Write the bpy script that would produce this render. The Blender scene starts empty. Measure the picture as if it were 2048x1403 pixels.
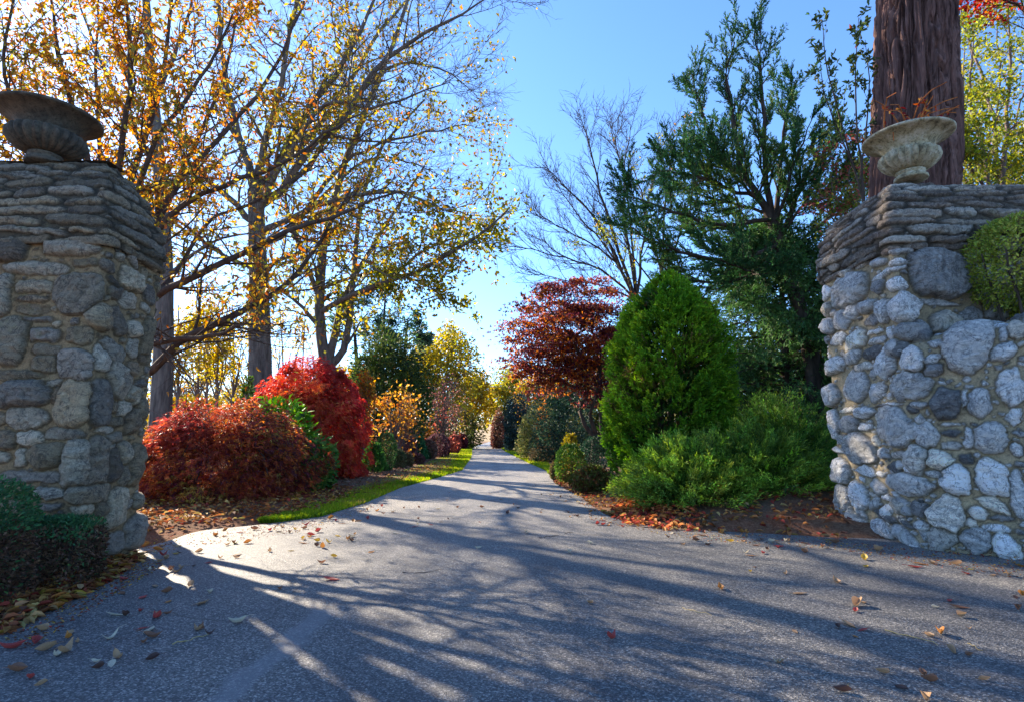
import bpy, math, random
import numpy as np
from mathutils import Vector, Matrix
rng = np.random.default_rng(7)
random.seed(7)
PI = math.pi
C = bpy.context.scene.collection
SC = bpy.context.scene

# ------------------------------------------------------------------ camera maths
F = 1120.0; PITCH = math.radians(8.48); CAMZ = 1.1
CP, SP = math.cos(PITCH), math.sin(PITCH)
def ray(px, py):
    cx = (px - 1024.0) / F; cy = (701.5 - py) / F
    return np.array([cx, CP - SP * cy, SP + CP * cy])
def G(px, py, z=0.0):                      # point on the ground
    d = ray(px, py); t = (z - CAMZ) / d[2]
    return np.array([d[0] * t, d[1] * t, z])
def P(px, py, Y):                          # point at distance Y
    d = ray(px, py); t = Y / d[1]
    return np.array([d[0] * t, Y, CAMZ + d[2] * t])
def PX(px0, px1, Y):                       # width in metres of a pixel span at distance Y
    return abs(px1 - px0) * Y / F

# ------------------------------------------------------------------ objects
ORG = {}
def thing(name, label, cat, loc=(0, 0, 0), group=None):
    o = bpy.data.objects.new(name, None); C.objects.link(o)
    o.location = loc; o.empty_display_size = 0.2
    o['label'] = label; o['category'] = cat
    if group: o['group'] = group
    ORG[o.name] = np.array(loc, float)
    return o
def tag(o, label, cat, group=None):
    o['label'] = label; o['category'] = cat
    if group: o['group'] = group
    return o
def mk(name, V, faces, mat, parent=None, col=None, smooth=False, kind=None):
    V = np.asarray(V, float)
    org = ORG[parent.name] if parent is not None else np.zeros(3)
    me = bpy.data.meshes.new(name)
    if isinstance(faces, np.ndarray): faces = [faces]
    faces = [f for f in faces if len(f)]
    nl = sum(f.size for f in faces); nf = sum(len(f) for f in faces)
    me.vertices.add(len(V)); me.vertices.foreach_set('co', (V - org).astype(np.float32).ravel())
    me.loops.add(nl); me.loops.foreach_set('vertex_index', np.concatenate([f.ravel() for f in faces]).astype(np.int32))
    me.polygons.add(nf)
    ks = np.concatenate([np.full(len(f), f.shape[1]) for f in faces])
    me.polygons.foreach_set('loop_start', np.concatenate([[0], np.cumsum(ks)[:-1]]).astype(np.int32))
    if smooth: me.polygons.foreach_set('use_smooth', np.ones(nf, bool))
    me.update(calc_edges=True)
    if col is not None:
        a = me.color_attributes.new('Col', 'FLOAT_COLOR', 'POINT')
        cc = np.ones((len(V), 4), np.float32)
        cc[:, :col.shape[1]] = col
        a.data.foreach_set('color', cc.ravel())
    if mat: me.materials.append(mat)
    o = bpy.data.objects.new(name, me); C.objects.link(o)
    if parent is not None:
        o.parent = parent; ORG[o.name] = org
    if kind: o['kind'] = kind
    return o

# ------------------------------------------------------------------ noise
def vnoise(x, y, seed=0):
    xi = np.floor(x).astype(int); yi = np.floor(y).astype(int)
    fx = x - xi; fy = y - yi
    fx = fx * fx * (3 - 2 * fx); fy = fy * fy * (3 - 2 * fy)
    def h(a, b):
        n = (a * 374761393 + b * 668265263 + seed * 974634777) & 0x7fffffff
        n = ((n ^ (n >> 13)) * 1274126177) & 0x7fffffff
        n = n ^ (n >> 16)
        return (n & 0xffff) / 65535.0
    return (h(xi, yi) * (1 - fx) + h(xi + 1, yi) * fx) * (1 - fy) + (h(xi, yi + 1) * (1 - fx) + h(xi + 1, yi + 1) * fx) * fy
def fbm(x, y, seed=0, oct=4):
    s = 0; a = 1; t = 0
    for i in range(oct):
        s = s + a * vnoise(x * 2 ** i + 17.3 * i, y * 2 ** i - 9.1 * i, seed + i); t += a; a *= 0.5
    return s / t
_K = rng.normal(size=(6, 3)); _PH = rng.uniform(0, 6.28, 6)
def n3(p, f=1.0):                          # soft 3-D clump noise, about -1..1
    s = 0
    for k, ph in zip(_K, _PH): s = s + np.sin(p @ (k * f) + ph + 1.7 * np.sin(p @ (k[::-1] * f * 0.7)))
    return s / 3.0
def unit(v): return v / np.maximum(np.linalg.norm(v, axis=-1, keepdims=True), 1e-9)
def sstep(a, b, x):
    t = np.clip((x - a) / (b - a), 0, 1); return t * t * (3 - 2 * t)
def randdir(n):
    return unit(rng.normal(size=(n, 3)))

# ------------------------------------------------------------------ materials
def mat(name):
    m = bpy.data.materials.new(name); m.use_nodes = True
    nt = m.node_tree; nt.nodes.clear()
    out = nt.nodes.new('ShaderNodeOutputMaterial')
    return m, nt, out
def nd(nt, typ, **kw):
    n = nt.nodes.new('ShaderNode' + typ)
    for k, v in kw.items():
        if k in n.inputs.keys(): n.inputs[k].default_value = v
        else: setattr(n, k, v)
    return n
def ramp(nt, src, stops):
    r = nt.nodes.new('ShaderNodeValToRGB')
    el = r.color_ramp.elements
    while len(el) < len(stops): el.new(0.5)
    for e, (p, c) in zip(el, stops):
        e.position = p; e.color = (*c, 1) if len(c) == 3 else c
    nt.links.new(src, r.inputs[0]); return r.outputs[0]
def mixc(nt, a, b, fac, mode='MIX'):
    m = nt.nodes.new('ShaderNodeMix'); m.data_type = 'RGBA'; m.blend_type = mode
    for s, i in ((fac, 0), (a, 6), (b, 7)):
        if isinstance(s, (int, float)): m.inputs[i].default_value = s
        elif isinstance(s, tuple): m.inputs[i].default_value = (*s, 1)
        else: nt.links.new(s, m.inputs[i])
    return m.outputs[2]
def leaf_mat(name, trans=0.5, rough=0.55, spec=0.25, tsat=1.15, tval=1.25):
    m, nt, out = mat(name); L = nt.links
    at = nd(nt, 'Attribute', attribute_name='Col')
    p = nd(nt, 'BsdfPrincipled'); p.inputs['Roughness'].default_value = rough; p.inputs['Specular IOR Level'].default_value = spec
    L.new(at.outputs['Color'], p.inputs['Base Color'])
    hs = nd(nt, 'HueSaturation'); hs.inputs['Saturation'].default_value = tsat; hs.inputs['Value'].default_value = tval
    L.new(at.outputs['Color'], hs.inputs['Color'])
    t = nd(nt, 'BsdfTranslucent'); L.new(hs.outputs[0], t.inputs['Color'])
    mx = nd(nt, 'MixShader'); mx.inputs[0].default_value = trans
    L.new(p.outputs[0], mx.inputs[1]); L.new(t.outputs[0], mx.inputs[2]); L.new(mx.outputs[0], out.inputs[0])
    return m
M_LEAF = leaf_mat('broad_leaf', 0.55, 0.5, 0.3, 1.1, 1.5)
M_NEEDLE = leaf_mat('conifer_spray', 0.3, 0.6, 0.2, 1.1, 1.4)
M_GRASS = leaf_mat('grass_blade', 0.5, 0.6, 0.2, 1.1, 1.4)
M_DRY = leaf_mat('dry_leaf', 0.3, 0.65, 0.2, 1.0, 1.2)
def bark_mat(name, c0, c1, sc=9.0, stretch=0.18, bump=0.5):
    m, nt, out = mat(name); L = nt.links
    tc = nd(nt, 'TexCoord'); mp = nd(nt, 'Mapping'); mp.inputs['Scale'].default_value = (sc, sc, sc * stretch)
    L.new(tc.outputs['Object'], mp.inputs[0])
    n = nd(nt, 'TexNoise', Scale=1.0, Detail=6.0, Roughness=0.65); L.new(mp.outputs[0], n.inputs['Vector'])
    c = ramp(nt, n.outputs[0], [(0.32, c0), (0.68, c1)])
    p = nd(nt, 'BsdfPrincipled'); p.inputs['Roughness'].default_value = 0.9; p.inputs['Specular IOR Level'].default_value = 0.15
    L.new(c, p.inputs['Base Color'])
    b = nd(nt, 'Bump', Strength=bump, Distance=0.02); L.new(n.outputs[0], b.inputs['Height']); L.new(b.outputs[0], p.inputs['Normal'])
    L.new(p.outputs[0], out.inputs[0]); return m
M_BARK_GREY = bark_mat('grey_bark', (0.06, 0.05, 0.045), (0.2, 0.17, 0.14))
M_BARK_CHERRY = bark_mat('cherry_bark', (0.045, 0.032, 0.028), (0.13, 0.09, 0.07), 12, 0.6)
M_BARK_DARK = bark_mat('dark_bark', (0.03, 0.024, 0.02), (0.1, 0.075, 0.06))
M_BARK_TWIG = bark_mat('twig_bark', (0.09, 0.065, 0.06), (0.2, 0.15, 0.13))
M_BARK_SHAGGY = bark_mat('shaggy_bark', (0.022, 0.011, 0.010), (0.25, 0.14, 0.115), 15, 0.09, 1.0)

def stone_mat(name, crack=(0.03, 0.03, 0.035), vein=(0.62, 0.62, 0.62), vein_amt=0.35):
    # vertex colour = the colour each stone or the mortar has, plus painted joint shade; alpha = stone(1) / mortar(0)
    m, nt, out = mat(name); L = nt.links
    at = nd(nt, 'Attribute', attribute_name='Col')
    tc = nd(nt, 'TexCoord')
    n1 = nd(nt, 'TexNoise', Scale=26.0, Detail=8.0, Roughness=0.72, Distortion=0.6); L.new(tc.outputs['Object'], n1.inputs['Vector'])
    n2 = nd(nt, 'TexNoise', Scale=5.5, Detail=6.0, Roughness=0.65, Distortion=1.2); L.new(tc.outputs['Object'], n2.inputs['Vector'])
    n3_ = nd(nt, 'TexNoise', Scale=120.0, Detail=3.0, Roughness=0.7); L.new(tc.outputs['Object'], n3_.inputs['Vector'])
    v1 = ramp(nt, n1.outputs[0], [(0.32, (0.42, 0.42, 0.44)), (0.47, (1.05, 1.05, 1.05)), (0.68, (1.5, 1.48, 1.43))])
    c = mixc(nt, at.outputs['Color'], v1, 0.8, 'MULTIPLY')
    ck = ramp(nt, n2.outputs[0], [(0.475, (0, 0, 0)), (0.5, (1, 1, 1)), (0.525, (0, 0, 0))])
    mul = nd(nt, 'Math', operation='MULTIPLY'); L.new(ck, mul.inputs[0]); L.new(at.outputs['Alpha'], mul.inputs[1])
    mul2 = nd(nt, 'Math', operation='MULTIPLY'); L.new(mul.outputs[0], mul2.inputs[0]); mul2.inputs[1].default_value = 0.8
    c = mixc(nt, c, crack, mul2.outputs[0])
    vv = ramp(nt, n1.outputs[0], [(0.58, (0, 0, 0)), (0.72, (1, 1, 1))])
    mul3 = nd(nt, 'Math', operation='MULTIPLY'); L.new(vv, mul3.inputs[0]); L.new(at.outputs['Alpha'], mul3.inputs[1])
    mul4 = nd(nt, 'Math', operation='MULTIPLY'); L.new(mul3.outputs[0], mul4.inputs[0]); mul4.inputs[1].default_value = vein_amt
    c = mixc(nt, c, vein, mul4.outputs[0])
    # bedding streaks and pale lichen crusts, on the stones only
    mp = nd(nt, 'Mapping'); mp.inputs['Scale'].default_value = (7, 7, 34); mp.inputs['Rotation'].default_value = (.22, .17, 0); L.new(tc.outputs['Object'], mp.inputs[0])
    ns = nd(nt, 'TexNoise', Scale=1.0, Detail=5.0, Roughness=0.7, Distortion=1.6); L.new(mp.outputs[0], ns.inputs['Vector'])
    st_ = ramp(nt, ns.outputs[0], [(0.31, (0.32, 0.32, 0.34)), (0.42, (1.0, 1.0, 1.0)), (0.6, (1.4, 1.39, 1.35))])
    sf = nd(nt, 'Math', operation='MULTIPLY'); L.new(at.outputs['Alpha'], sf.inputs[0]); sf.inputs[1].default_value = 0.6
    c = mixc(nt, c, st_, sf.outputs[0], 'MULTIPLY')
    nl_ = nd(nt, 'TexNoise', Scale=3.4, Detail=7.0, Roughness=0.75); L.new(tc.outputs['Object'], nl_.inputs['Vector'])
    lc = ramp(nt, nl_.outputs[0], [(0.60, (0, 0, 0)), (0.68, (1, 1, 1))])
    lf = nd(nt, 'Math', operation='MULTIPLY'); L.new(lc, lf.inputs[0]); lf.inputs[1].default_value = 0.4
    c = mixc(nt, c, (0.34, 0.30, 0.13), lf.outputs[0])
    g = ramp(nt, n3_.outputs[0], [(0.3, (0.62, 0.62, 0.62)), (0.7, (1.3, 1.3, 1.3))])
    c = mixc(nt, c, g, 0.8, 'MULTIPLY')
    p = nd(nt, 'BsdfPrincipled'); p.inputs['Roughness'].default_value = 0.8; p.inputs['Specular IOR Level'].default_value = 0.3
    L.new(c, p.inputs['Base Color'])
    add = nd(nt, 'Math', operation='ADD'); L.new(n1.outputs[0], add.inputs[0]); L.new(n3_.outputs[0], add.inputs[1])
    b = nd(nt, 'Bump', Strength=1.0, Distance=0.03); L.new(add.outputs[0], b.inputs['Height']); L.new(b.outputs[0], p.inputs['Normal'])
    L.new(p.outputs[0], out.inputs[0]); return m
M_STONE_L = stone_mat('weathered_slate', vein=(0.42, 0.43, 0.45), vein_amt=0.3)
M_STONE_R = stone_mat('pale_fieldstone', vein=(0.78, 0.78, 0.77), vein_amt=0.6)

def urn_mat(name, c0, c1, c2):
    m, nt, out = mat(name); L = nt.links
    tc = nd(nt, 'TexCoord')
    n1 = nd(nt, 'TexNoise', Scale=9.0, Detail=7.0, Roughness=0.7, Distortion=0.4); L.new(tc.outputs['Object'], n1.inputs['Vector'])
    n2 = nd(nt, 'TexNoise', Scale=40.0, Detail=5.0, Roughness=0.7); L.new(tc.outputs['Object'], n2.inputs['Vector'])
    c = ramp(nt, n1.outputs[0], [(0.33, c0), (0.47, c1), (0.62, c2)])
    s = ramp(nt, n2.outputs[0], [(0.36, (0.35, 0.33, 0.3)), (0.5, (1, 1, 1))])
    c = mixc(nt, c, s, 0.85, 'MULTIPLY')
    p = nd(nt, 'BsdfPrincipled'); p.inputs['Roughness'].default_value = 0.85; L.new(c, p.inputs['Base Color'])
    b = nd(nt, 'Bump', Strength=0.4, Distance=0.01); L.new(n2.outputs[0], b.inputs['Height']); L.new(b.outputs[0], p.inputs['Normal'])
    L.new(p.outputs[0], out.inputs[0]); return m
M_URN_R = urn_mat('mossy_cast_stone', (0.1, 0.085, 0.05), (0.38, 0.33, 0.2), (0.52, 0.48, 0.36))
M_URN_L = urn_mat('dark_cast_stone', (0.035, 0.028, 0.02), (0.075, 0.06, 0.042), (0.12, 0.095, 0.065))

def asphalt_mat():
    m, nt, out = mat('asphalt'); L = nt.links
    tc = nd(nt, 'TexCoord'); O = tc.outputs['Object']
    v = nd(nt, 'TexVoronoi', Scale=125.0); L.new(O, v.inputs['Vector'])
    n1 = nd(nt, 'TexNoise', Scale=160.0, Detail=4.0, Roughness=0.75); L.new(O, n1.inputs['Vector'])
    n2 = nd(nt, 'TexNoise', Scale=0.9, Detail=5.0, Roughness=0.6); L.new(O, n2.inputs['Vector'])
    sep = nd(nt, 'SeparateColor'); L.new(v.outputs['Color'], sep.inputs[0])
    agg = ramp(nt, sep.outputs[0], [(0.0, (0.045, 0.046, 0.05)), (0.5, (0.105, 0.105, 0.106)), (0.8, (0.195, 0.188, 0.178)), (1.0, (0.42, 0.395, 0.36))])
    g = ramp(nt, n1.outputs[0], [(0.35, (0.5, 0.5, 0.52)), (0.65, (1.3, 1.28, 1.25))])
    c = mixc(nt, agg, g, 0.8, 'MULTIPLY')
    big = ramp(nt, n2.outputs[0], [(0.3, (0.6, 0.62, 0.66)), (0.5, (0.95, 0.95, 0.95)), (0.7, (1.25, 1.2, 1.12))])
    c = mixc(nt, c, big, 1.0, 'MULTIPLY')
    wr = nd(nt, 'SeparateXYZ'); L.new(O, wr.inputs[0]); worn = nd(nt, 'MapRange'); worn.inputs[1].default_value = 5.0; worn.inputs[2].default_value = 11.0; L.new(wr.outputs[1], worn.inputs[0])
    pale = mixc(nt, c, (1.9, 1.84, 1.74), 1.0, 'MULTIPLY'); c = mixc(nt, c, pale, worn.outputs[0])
    # two faintly polished wheel tracks along the drive
    n5 = nd(nt, 'TexNoise', Scale=0.6, Detail=3.0); L.new(O, n5.inputs['Vector'])
    tw_ = nd(nt, 'Math', operation='MULTIPLY_ADD'); L.new(wr.outputs[1], tw_.inputs[0]); tw_.inputs[1].default_value = 0.055; L.new(wr.outputs[0], tw_.inputs[2])
    ta = nd(nt, 'Math', operation='ABSOLUTE'); L.new(tw_.outputs[0], ta.inputs[0])
    tb = nd(nt, 'Math', operation='MULTIPLY_ADD'); L.new(n5.outputs[0], tb.inputs[0]); tb.inputs[1].default_value = 0.5; L.new(ta.outputs[0], tb.inputs[2])
    trk = ramp(nt, tb.outputs[0], [(0.62, (0, 0, 0)), (0.88, (1, 1, 1)), (1.0, (1, 1, 1)), (1.0, (1, 1, 1))])
    trk2 = ramp(nt, tb.outputs[0], [(0.55, (1.0, 1.0, 1.0)), (0.8, (0.8, 0.8, 0.82)), (0.98, (1.0, 1.0, 1.0))])
    c = mixc(nt, c, trk2, 0.9, 'MULTIPLY')
    # sealed seam: a paler smooth line running across the apron, and a few cracks
    sx = nd(nt, 'SeparateXYZ'); L.new(O, sx.inputs[0])
    a, bpt = G(660, 1215), G(440, 1400)
    dx, dy = bpt[0] - a[0], bpt[1] - a[1]; ln = math.hypot(dx, dy); nx_, ny_ = -dy / ln, dx / ln
    n4 = nd(nt, 'TexNoise', Scale=3.0, Detail=4.0); L.new(O, n4.inputs['Vector'])
    mx_ = nd(nt, 'Math', operation='MULTIPLY'); L.new(sx.outputs[0], mx_.inputs[0]); mx_.inputs[1].default_value = nx_
    my_ = nd(nt, 'Math', operation='MULTIPLY_ADD'); L.new(sx.outputs[1], my_.inputs[0]); my_.inputs[1].default_value = ny_; L.new(mx_.outputs[0], my_.inputs[2])
    off = nd(nt, 'Math', operation='MULTIPLY_ADD'); L.new(n4.outputs[0], off.inputs[0]); off.inputs[1].default_value = 0.22; L.new(my_.outputs[0], off.inputs[2])
    sb = nd(nt, 'Math', operation='SUBTRACT'); L.new(off.outputs[0], sb.inputs[0]); sb.inputs[1].default_value = a[0] * nx_ + a[1] * ny_ + 0.11
    ab = nd(nt, 'Math', operation='ABSOLUTE'); L.new(sb.outputs[0], ab.inputs[0])
    seam = ramp(nt, ab.outputs[0], [(0.045, (1, 1, 1)), (0.09, (0, 0, 0))])
    lim = nd(nt, 'Math', operation='LESS_THAN'); L.new(sx.outputs[1], lim.inputs[0]); lim.inputs[1].default_value = 3.75
    sm = nd(nt, 'Math', operation='MULTIPLY'); L.new(seam, sm.inputs[0]); L.new(lim.outputs[0], sm.inputs[1])
    sm2 = nd(nt, 'Math', operation='MULTIPLY'); L.new(sm.outputs[0], sm2.inputs[0]); sm2.inputs[1].default_value = 0.6
    c = mixc(nt, c, (0.2, 0.2, 0.205), sm2.outputs[0])
    crk = nd(nt, 'TexVoronoi', Scale=0.55, feature='DISTANCE_TO_EDGE'); 
    w = nd(nt, 'TexNoise', Scale=2.2, Detail=5.0); L.new(O, w.inputs['Vector'])
    wv = nd(nt, 'MixRGB'); wv.inputs[0].default_value = 0.22; L.new(O, wv.inputs[1]); L.new(w.outputs['Color'], wv.inputs[2])
    L.new(wv.outputs[0], crk.inputs['Vector'])
    cr = ramp(nt, crk.outputs['Distance'], [(0.0, (1, 1, 1)), (0.006, (0, 0, 0))])
    brk = ramp(nt, n2.outputs[0], [(0.5, (0, 0, 0)), (0.58, (0.75, 0.75, 0.75))])
    cm = nd(nt, 'Math', operation='MULTIPLY'); L.new(cr, cm.inputs[0]); L.new(brk, cm.inputs[1])
    c = mixc(nt, c, (0.025, 0.025, 0.027), cm.outputs[0])
    p = nd(nt, 'BsdfPrincipled'); p.inputs['Roughness'].default_value = 0.62; p.inputs['Specular IOR Level'].default_value = 0.45
    L.new(c, p.inputs['Base Color'])
    hh = nd(nt, 'Math', operation='ADD'); L.new(n1.outputs[0], hh.inputs[0]); L.new(v.outputs['Distance'], hh.inputs[1])
    b = nd(nt, 'Bump', Strength=0.7, Distance=0.006); L.new(hh.outputs[0], b.inputs['Height']); L.new(b.outputs[0], p.inputs['Normal'])
    L.new(p.outputs[0], out.inputs[0]); return m
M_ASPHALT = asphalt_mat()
def ground_mat():
    m, nt, out = mat('ground_soil'); L = nt.links
    tc = nd(nt, 'TexCoord'); O = tc.outputs['Object']
    n1 = nd(nt, 'TexNoise', Scale=38.0, Detail=8.0, Roughness=0.75); L.new(O, n1.inputs['Vector'])
    n2 = nd(nt, 'TexNoise', Scale=1.3, Detail=6.0); L.new(O, n2.inputs['Vector'])
    c = ramp(nt, n1.outputs[0], [(0.3, (0.06, 0.026, 0.016)), (0.5, (0.2, 0.09, 0.05)), (0.72, (0.38, 0.2, 0.115))])
    c2 = ramp(nt, n1.outputs[0], [(0.3, (0.06, 0.04, 0.025)), (0.7, (0.24, 0.17, 0.11))])
    bl = ramp(nt, n2.outputs[0], [(0.42, (0, 0, 0)), (0.6, (1, 1, 1))])
    c = mixc(nt, c, c2, bl)
    sx = nd(nt, 'SeparateXYZ'); L.new(O, sx.inputs[0])
    far = nd(nt, 'MapRange'); far.inputs[1].default_value = 85.0; far.inputs[2].default_value = 100.0; L.new(sx.outputs[1], far.inputs[0])
    n3_ = nd(nt, 'TexNoise', Scale=0.25, Detail=7.0); L.new(O, n3_.inputs['Vector'])
    straw = ramp(nt, n3_.outputs[0], [(0.3, (0.3, 0.22, 0.12)), (0.7, (0.46, 0.34, 0.2))])
    c = mixc(nt, c, straw, far.outputs[0])
    p = nd(nt, 'BsdfPrincipled'); p.inputs['Roughness'].default_value = 0.95; p.inputs['Specular IOR Level'].default_value = 0.1
    L.new(c, p.inputs['Base Color'])
    b = nd(nt, 'Bump', Strength=0.8, Distance=0.03); L.new(n1.outputs[0], b.inputs['Height']); L.new(b.outputs[0], p.inputs['Normal'])
    L.new(p.outputs[0], out.inputs[0]); return m
M_GROUND = ground_mat()
def simple_noise(name, c0, c1, sc, rough=0.9, bump=0.4):
    m, nt, out = mat(name); L = nt.links
    tc = nd(nt, 'TexCoord')
    n1 = nd(nt, 'TexNoise', Scale=sc, Detail=7.0, Roughness=0.7); L.new(tc.outputs['Object'], n1.inputs['Vector'])
    c = ramp(nt, n1.outputs[0], [(0.32, c0), (0.68, c1)])
    p = nd(nt, 'BsdfPrincipled'); p.inputs['Roughness'].default_value = rough; p.inputs['Specular IOR Level'].default_value = 0.15; L.new(c, p.inputs['Base Color'])
    b = nd(nt, 'Bump', Strength=bump, Distance=0.02); L.new(n1.outputs[0], b.inputs['Height']); L.new(b.outputs[0], p.inputs['Normal'])
    L.new(p.outputs[0], out.inputs[0]); return m
M_TURF = simple_noise('turf', (0.06, 0.09, 0.01), (0.18, 0.24, 0.03), 14)
M_SOIL = simple_noise('dark_soil', (0.02, 0.012, 0.008), (0.09, 0.055, 0.035), 22)

# ------------------------------------------------------------------ tubes and leaves (vectorised)
def tubes(PL, RAD, sides=4):
    PL = np.asarray(PL, float); RAD = np.asarray(RAD, float)
    N, m, _ = PL.shape
    T = np.gradient(PL, axis=1); T = unit(T)
    ref = np.where(np.abs(T[..., 2:3]) > 0.9, np.array([1.0, 0, 0]), np.array([0, 0, 1.0]))
    ref = np.broadcast_to(ref[:, :1], T.shape)
    U = unit(np.cross(T, ref)); W = np.cross(T, U)
    a = np.arange(sides) * 2 * PI / sides
    R = U[:, :, None] * np.cos(a)[None, None, :, None] + W[:, :, None] * np.sin(a)[None, None, :, None]
    V = PL[:, :, None] + R * RAD[:, :, None, None]
    idx = np.arange(N * m * sides).reshape(N, m, sides)
    A = idx[:, :-1]; B = idx[:, 1:]
    Fq = np.stack([A, np.roll(A, -1, 2), np.roll(B, -1, 2), B], -1).reshape(-1, 4)
    return V.reshape(-1, 3), Fq
def joinVF(parts):
    Vs, Fs, o = [], {}, 0
    for V, Fq in parts:
        Vs.append(V)
        for f in (Fq if isinstance(Fq, list) else [Fq]):
            Fs.setdefault(f.shape[1], []).append(f + o)
        o += len(V)
    return np.concatenate(Vs), [np.concatenate(v) for v in Fs.values()]
def resample(pts, m, wob=0.0):
    pts = np.asarray(pts, float); n = len(pts)
    Q = np.vstack([2 * pts[0] - pts[1], pts, 2 * pts[-1] - pts[-2]])
    out = []
    for t in np.linspace(0, n - 1 - 1e-6, m):
        i = int(t); f = t - i
        p0, p1, p2, p3 = Q[i], Q[i + 1], Q[i + 2], Q[i + 3]
        out.append(0.5 * ((2 * p1) + (p2 - p0) * f + (2 * p0 - 5 * p1 + 4 * p2 - p3) * f * f + (3 * p1 - p0 - 3 * p2 + p3) * f ** 3))
    out = np.array(out)
    if wob: out[1:] += rng.normal(size=(m - 1, 3)) * wob
    return out
def limb(pts, r0, r1, m=14, wob=0.0, pw=1.0):
    PLn = resample([P(*q) for q in pts], m, wob)
    return PLn, r1 + (r0 - r1) * (1 - np.linspace(0, 1, m)) ** pw
def sub(PL, RAD, k, t=(0.25, 1.0), ang=(30, 60), L=(0.3, 0.5), absL=None, up=0.05, wander=0.18, m=6, rr=0.5, r1=0.25, rmin=0.002, side=None):
    N, m0, _ = PL.shape
    tt = (t[0] + (t[1] - t[0]) * ((np.arange(k)[None] + rng.uniform(0, 1, (N, k))) / k))
    fi = np.clip(tt * (m0 - 1), 0, m0 - 1.001); i0 = fi.astype(int); f = (fi - i0)[..., None]
    ar = np.arange(N)[:, None]
    pos = PL[ar, i0] * (1 - f) + PL[ar, i0 + 1] * f
    rad = RAD[ar, i0] * (1 - f[..., 0]) + RAD[ar, i0 + 1] * f[..., 0]
    tan = unit(PL[ar, i0 + 1] - PL[ar, i0])
    plen = np.linalg.norm(np.diff(PL, axis=1), axis=-1).sum(1)[:, None]
    a = np.radians(rng.uniform(*ang, (N, k)))[..., None]
    rd = randdir(N * k).reshape(N, k, 3)
    if side is not None: rd = unit(rd + np.asarray(side))
    perp = unit(rd - (rd * tan).sum(-1, keepdims=True) * tan)
    d = unit(tan * np.cos(a) + perp * np.sin(a))
    ln = (rng.uniform(*L, (N, k)) * plen * (1.15 - 0.6 * tt)) if absL is None else rng.uniform(*absL, (N, k)) * (1.1 - 0.35 * tt)
    NN = N * k
    d = d.reshape(NN, 3); pos = pos.reshape(NN, 3); ln = ln.reshape(NN, 1); rad = rad.reshape(NN)
    out = np.zeros((NN, m, 3)); out[:, 0] = pos
    for i in range(1, m):
        d = unit(d + wander * rng.normal(size=(NN, 3)) + np.array([0, 0, up]))
        out[:, i] = out[:, i - 1] + d * ln / (m - 1)
    r0 = np.maximum(rad * rr, rmin)
    R = r0[:, None] * (1 - (1 - r1) * np.linspace(0, 1, m)[None])
    return out, R
def on_twigs(PL, n, t=(0.2, 1.0)):
    N, m0, _ = PL.shape
    tt = rng.uniform(t[0], t[1], (N, n)); fi = np.clip(tt * (m0 - 1), 0, m0 - 1.001); i0 = fi.astype(int); f = (fi - i0)[..., None]
    ar = np.arange(N)[:, None]
    return (PL[ar, i0] * (1 - f) + PL[ar, i0 + 1] * f).reshape(-1, 3), unit(PL[ar, i0 + 1] - PL[ar, i0]).reshape(-1, 3)
def leaves(pos, d, Lh, W, kind='diamond', fold=0.25, curl=0.2, nrm=None):
    n = len(pos); d = unit(d)
    r = randdir(n) if nrm is None else nrm
    s = unit(np.cross(d, r)); nn = np.cross(s, d)
    Lh = np.broadcast_to(np.asarray(Lh, float), (n,))[:, None]; W = np.broadcast_to(np.asarray(W, float), (n,))[:, None]
    if kind == 'tri':
        V = np.stack([pos - s * W * 0.5, pos + s * W * 0.5, pos + d * Lh], 1); k = 3; f = np.array([[0, 1, 2]])
    elif kind == 'diamond':
        V = np.stack([pos, pos + d * Lh * 0.45 + s * W * 0.5 + nn * W * fold, pos + d * Lh + nn * Lh * -curl, pos + d * Lh * 0.45 - s * W * 0.5 + nn * W * fold], 1); k = 4
        f = np.array([[0, 1, 2, 3]])
    elif kind == 'spray':        # slim leaflet widest near the tip
        V = np.stack([pos, pos + d * Lh * 0.62 + s * W * 0.5, pos + d * Lh + nn * Lh * -curl, pos + d * Lh * 0.55 - s * W * 0.5], 1); k = 4
        f = np.array([[0, 1, 2, 3]])
    else:                        # 'oval' : two halves folded on the midrib, curled
        c2 = curl
        V = np.stack([pos, pos + d * Lh * .28 + s * W * .42 + nn * W * fold, pos + d * Lh * .66 + s * W * .4 + nn * (W * fold - Lh * c2 * .4), pos + d * Lh - nn * Lh * c2,
                      pos + d * Lh * .66 - s * W * .4 + nn * (W * fold - Lh * c2 * .4), pos + d * Lh * .28 - s * W * .42 + nn * W * fold], 1); k = 6
        f = np.array([[0, 1, 2, 3], [0, 3, 4, 5]])
    Fq = (np.arange(n)[:, None, None] * k + f[None]).reshape(-1, f.shape[1])
    return V.reshape(-1, 3), Fq, k
def palette(n, cols, w=None, jit=0.18, pos=None, clump=0.0, freq=1.0):
    cols = np.asarray(cols, float); kk = len(cols)
    w = np.ones(kk) / kk if w is None else np.asarray(w, float) / np.sum(w)
    u = rng.uniform(0, 1, n)
    if pos is not None and clump > 0:
        u = np.clip((1 - clump) * u + clump * (0.5 + 0.5 * n3(pos, freq)), 0, 0.9999)
    i = np.searchsorted(np.cumsum(w), u, side='right').clip(0, kk - 1)
    c = cols[i] * np.exp(rng.normal(size=(n, 1)) * jit) * np.exp(rng.normal(size=(n, 3)) * jit * 0.35)
    return np.clip(c, 0.002, 0.95)
def foliage(name, pos, d, Lh, W, col, mat_, parent, kind='diamond', fold=0.25, curl=0.2, nrm=None):
    V, Fq, k = leaves(pos, d, Lh, W, kind, fold, curl, nrm)
    return mk(name, V, Fq, mat_, parent, col=np.repeat(col, k, 0))
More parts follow.
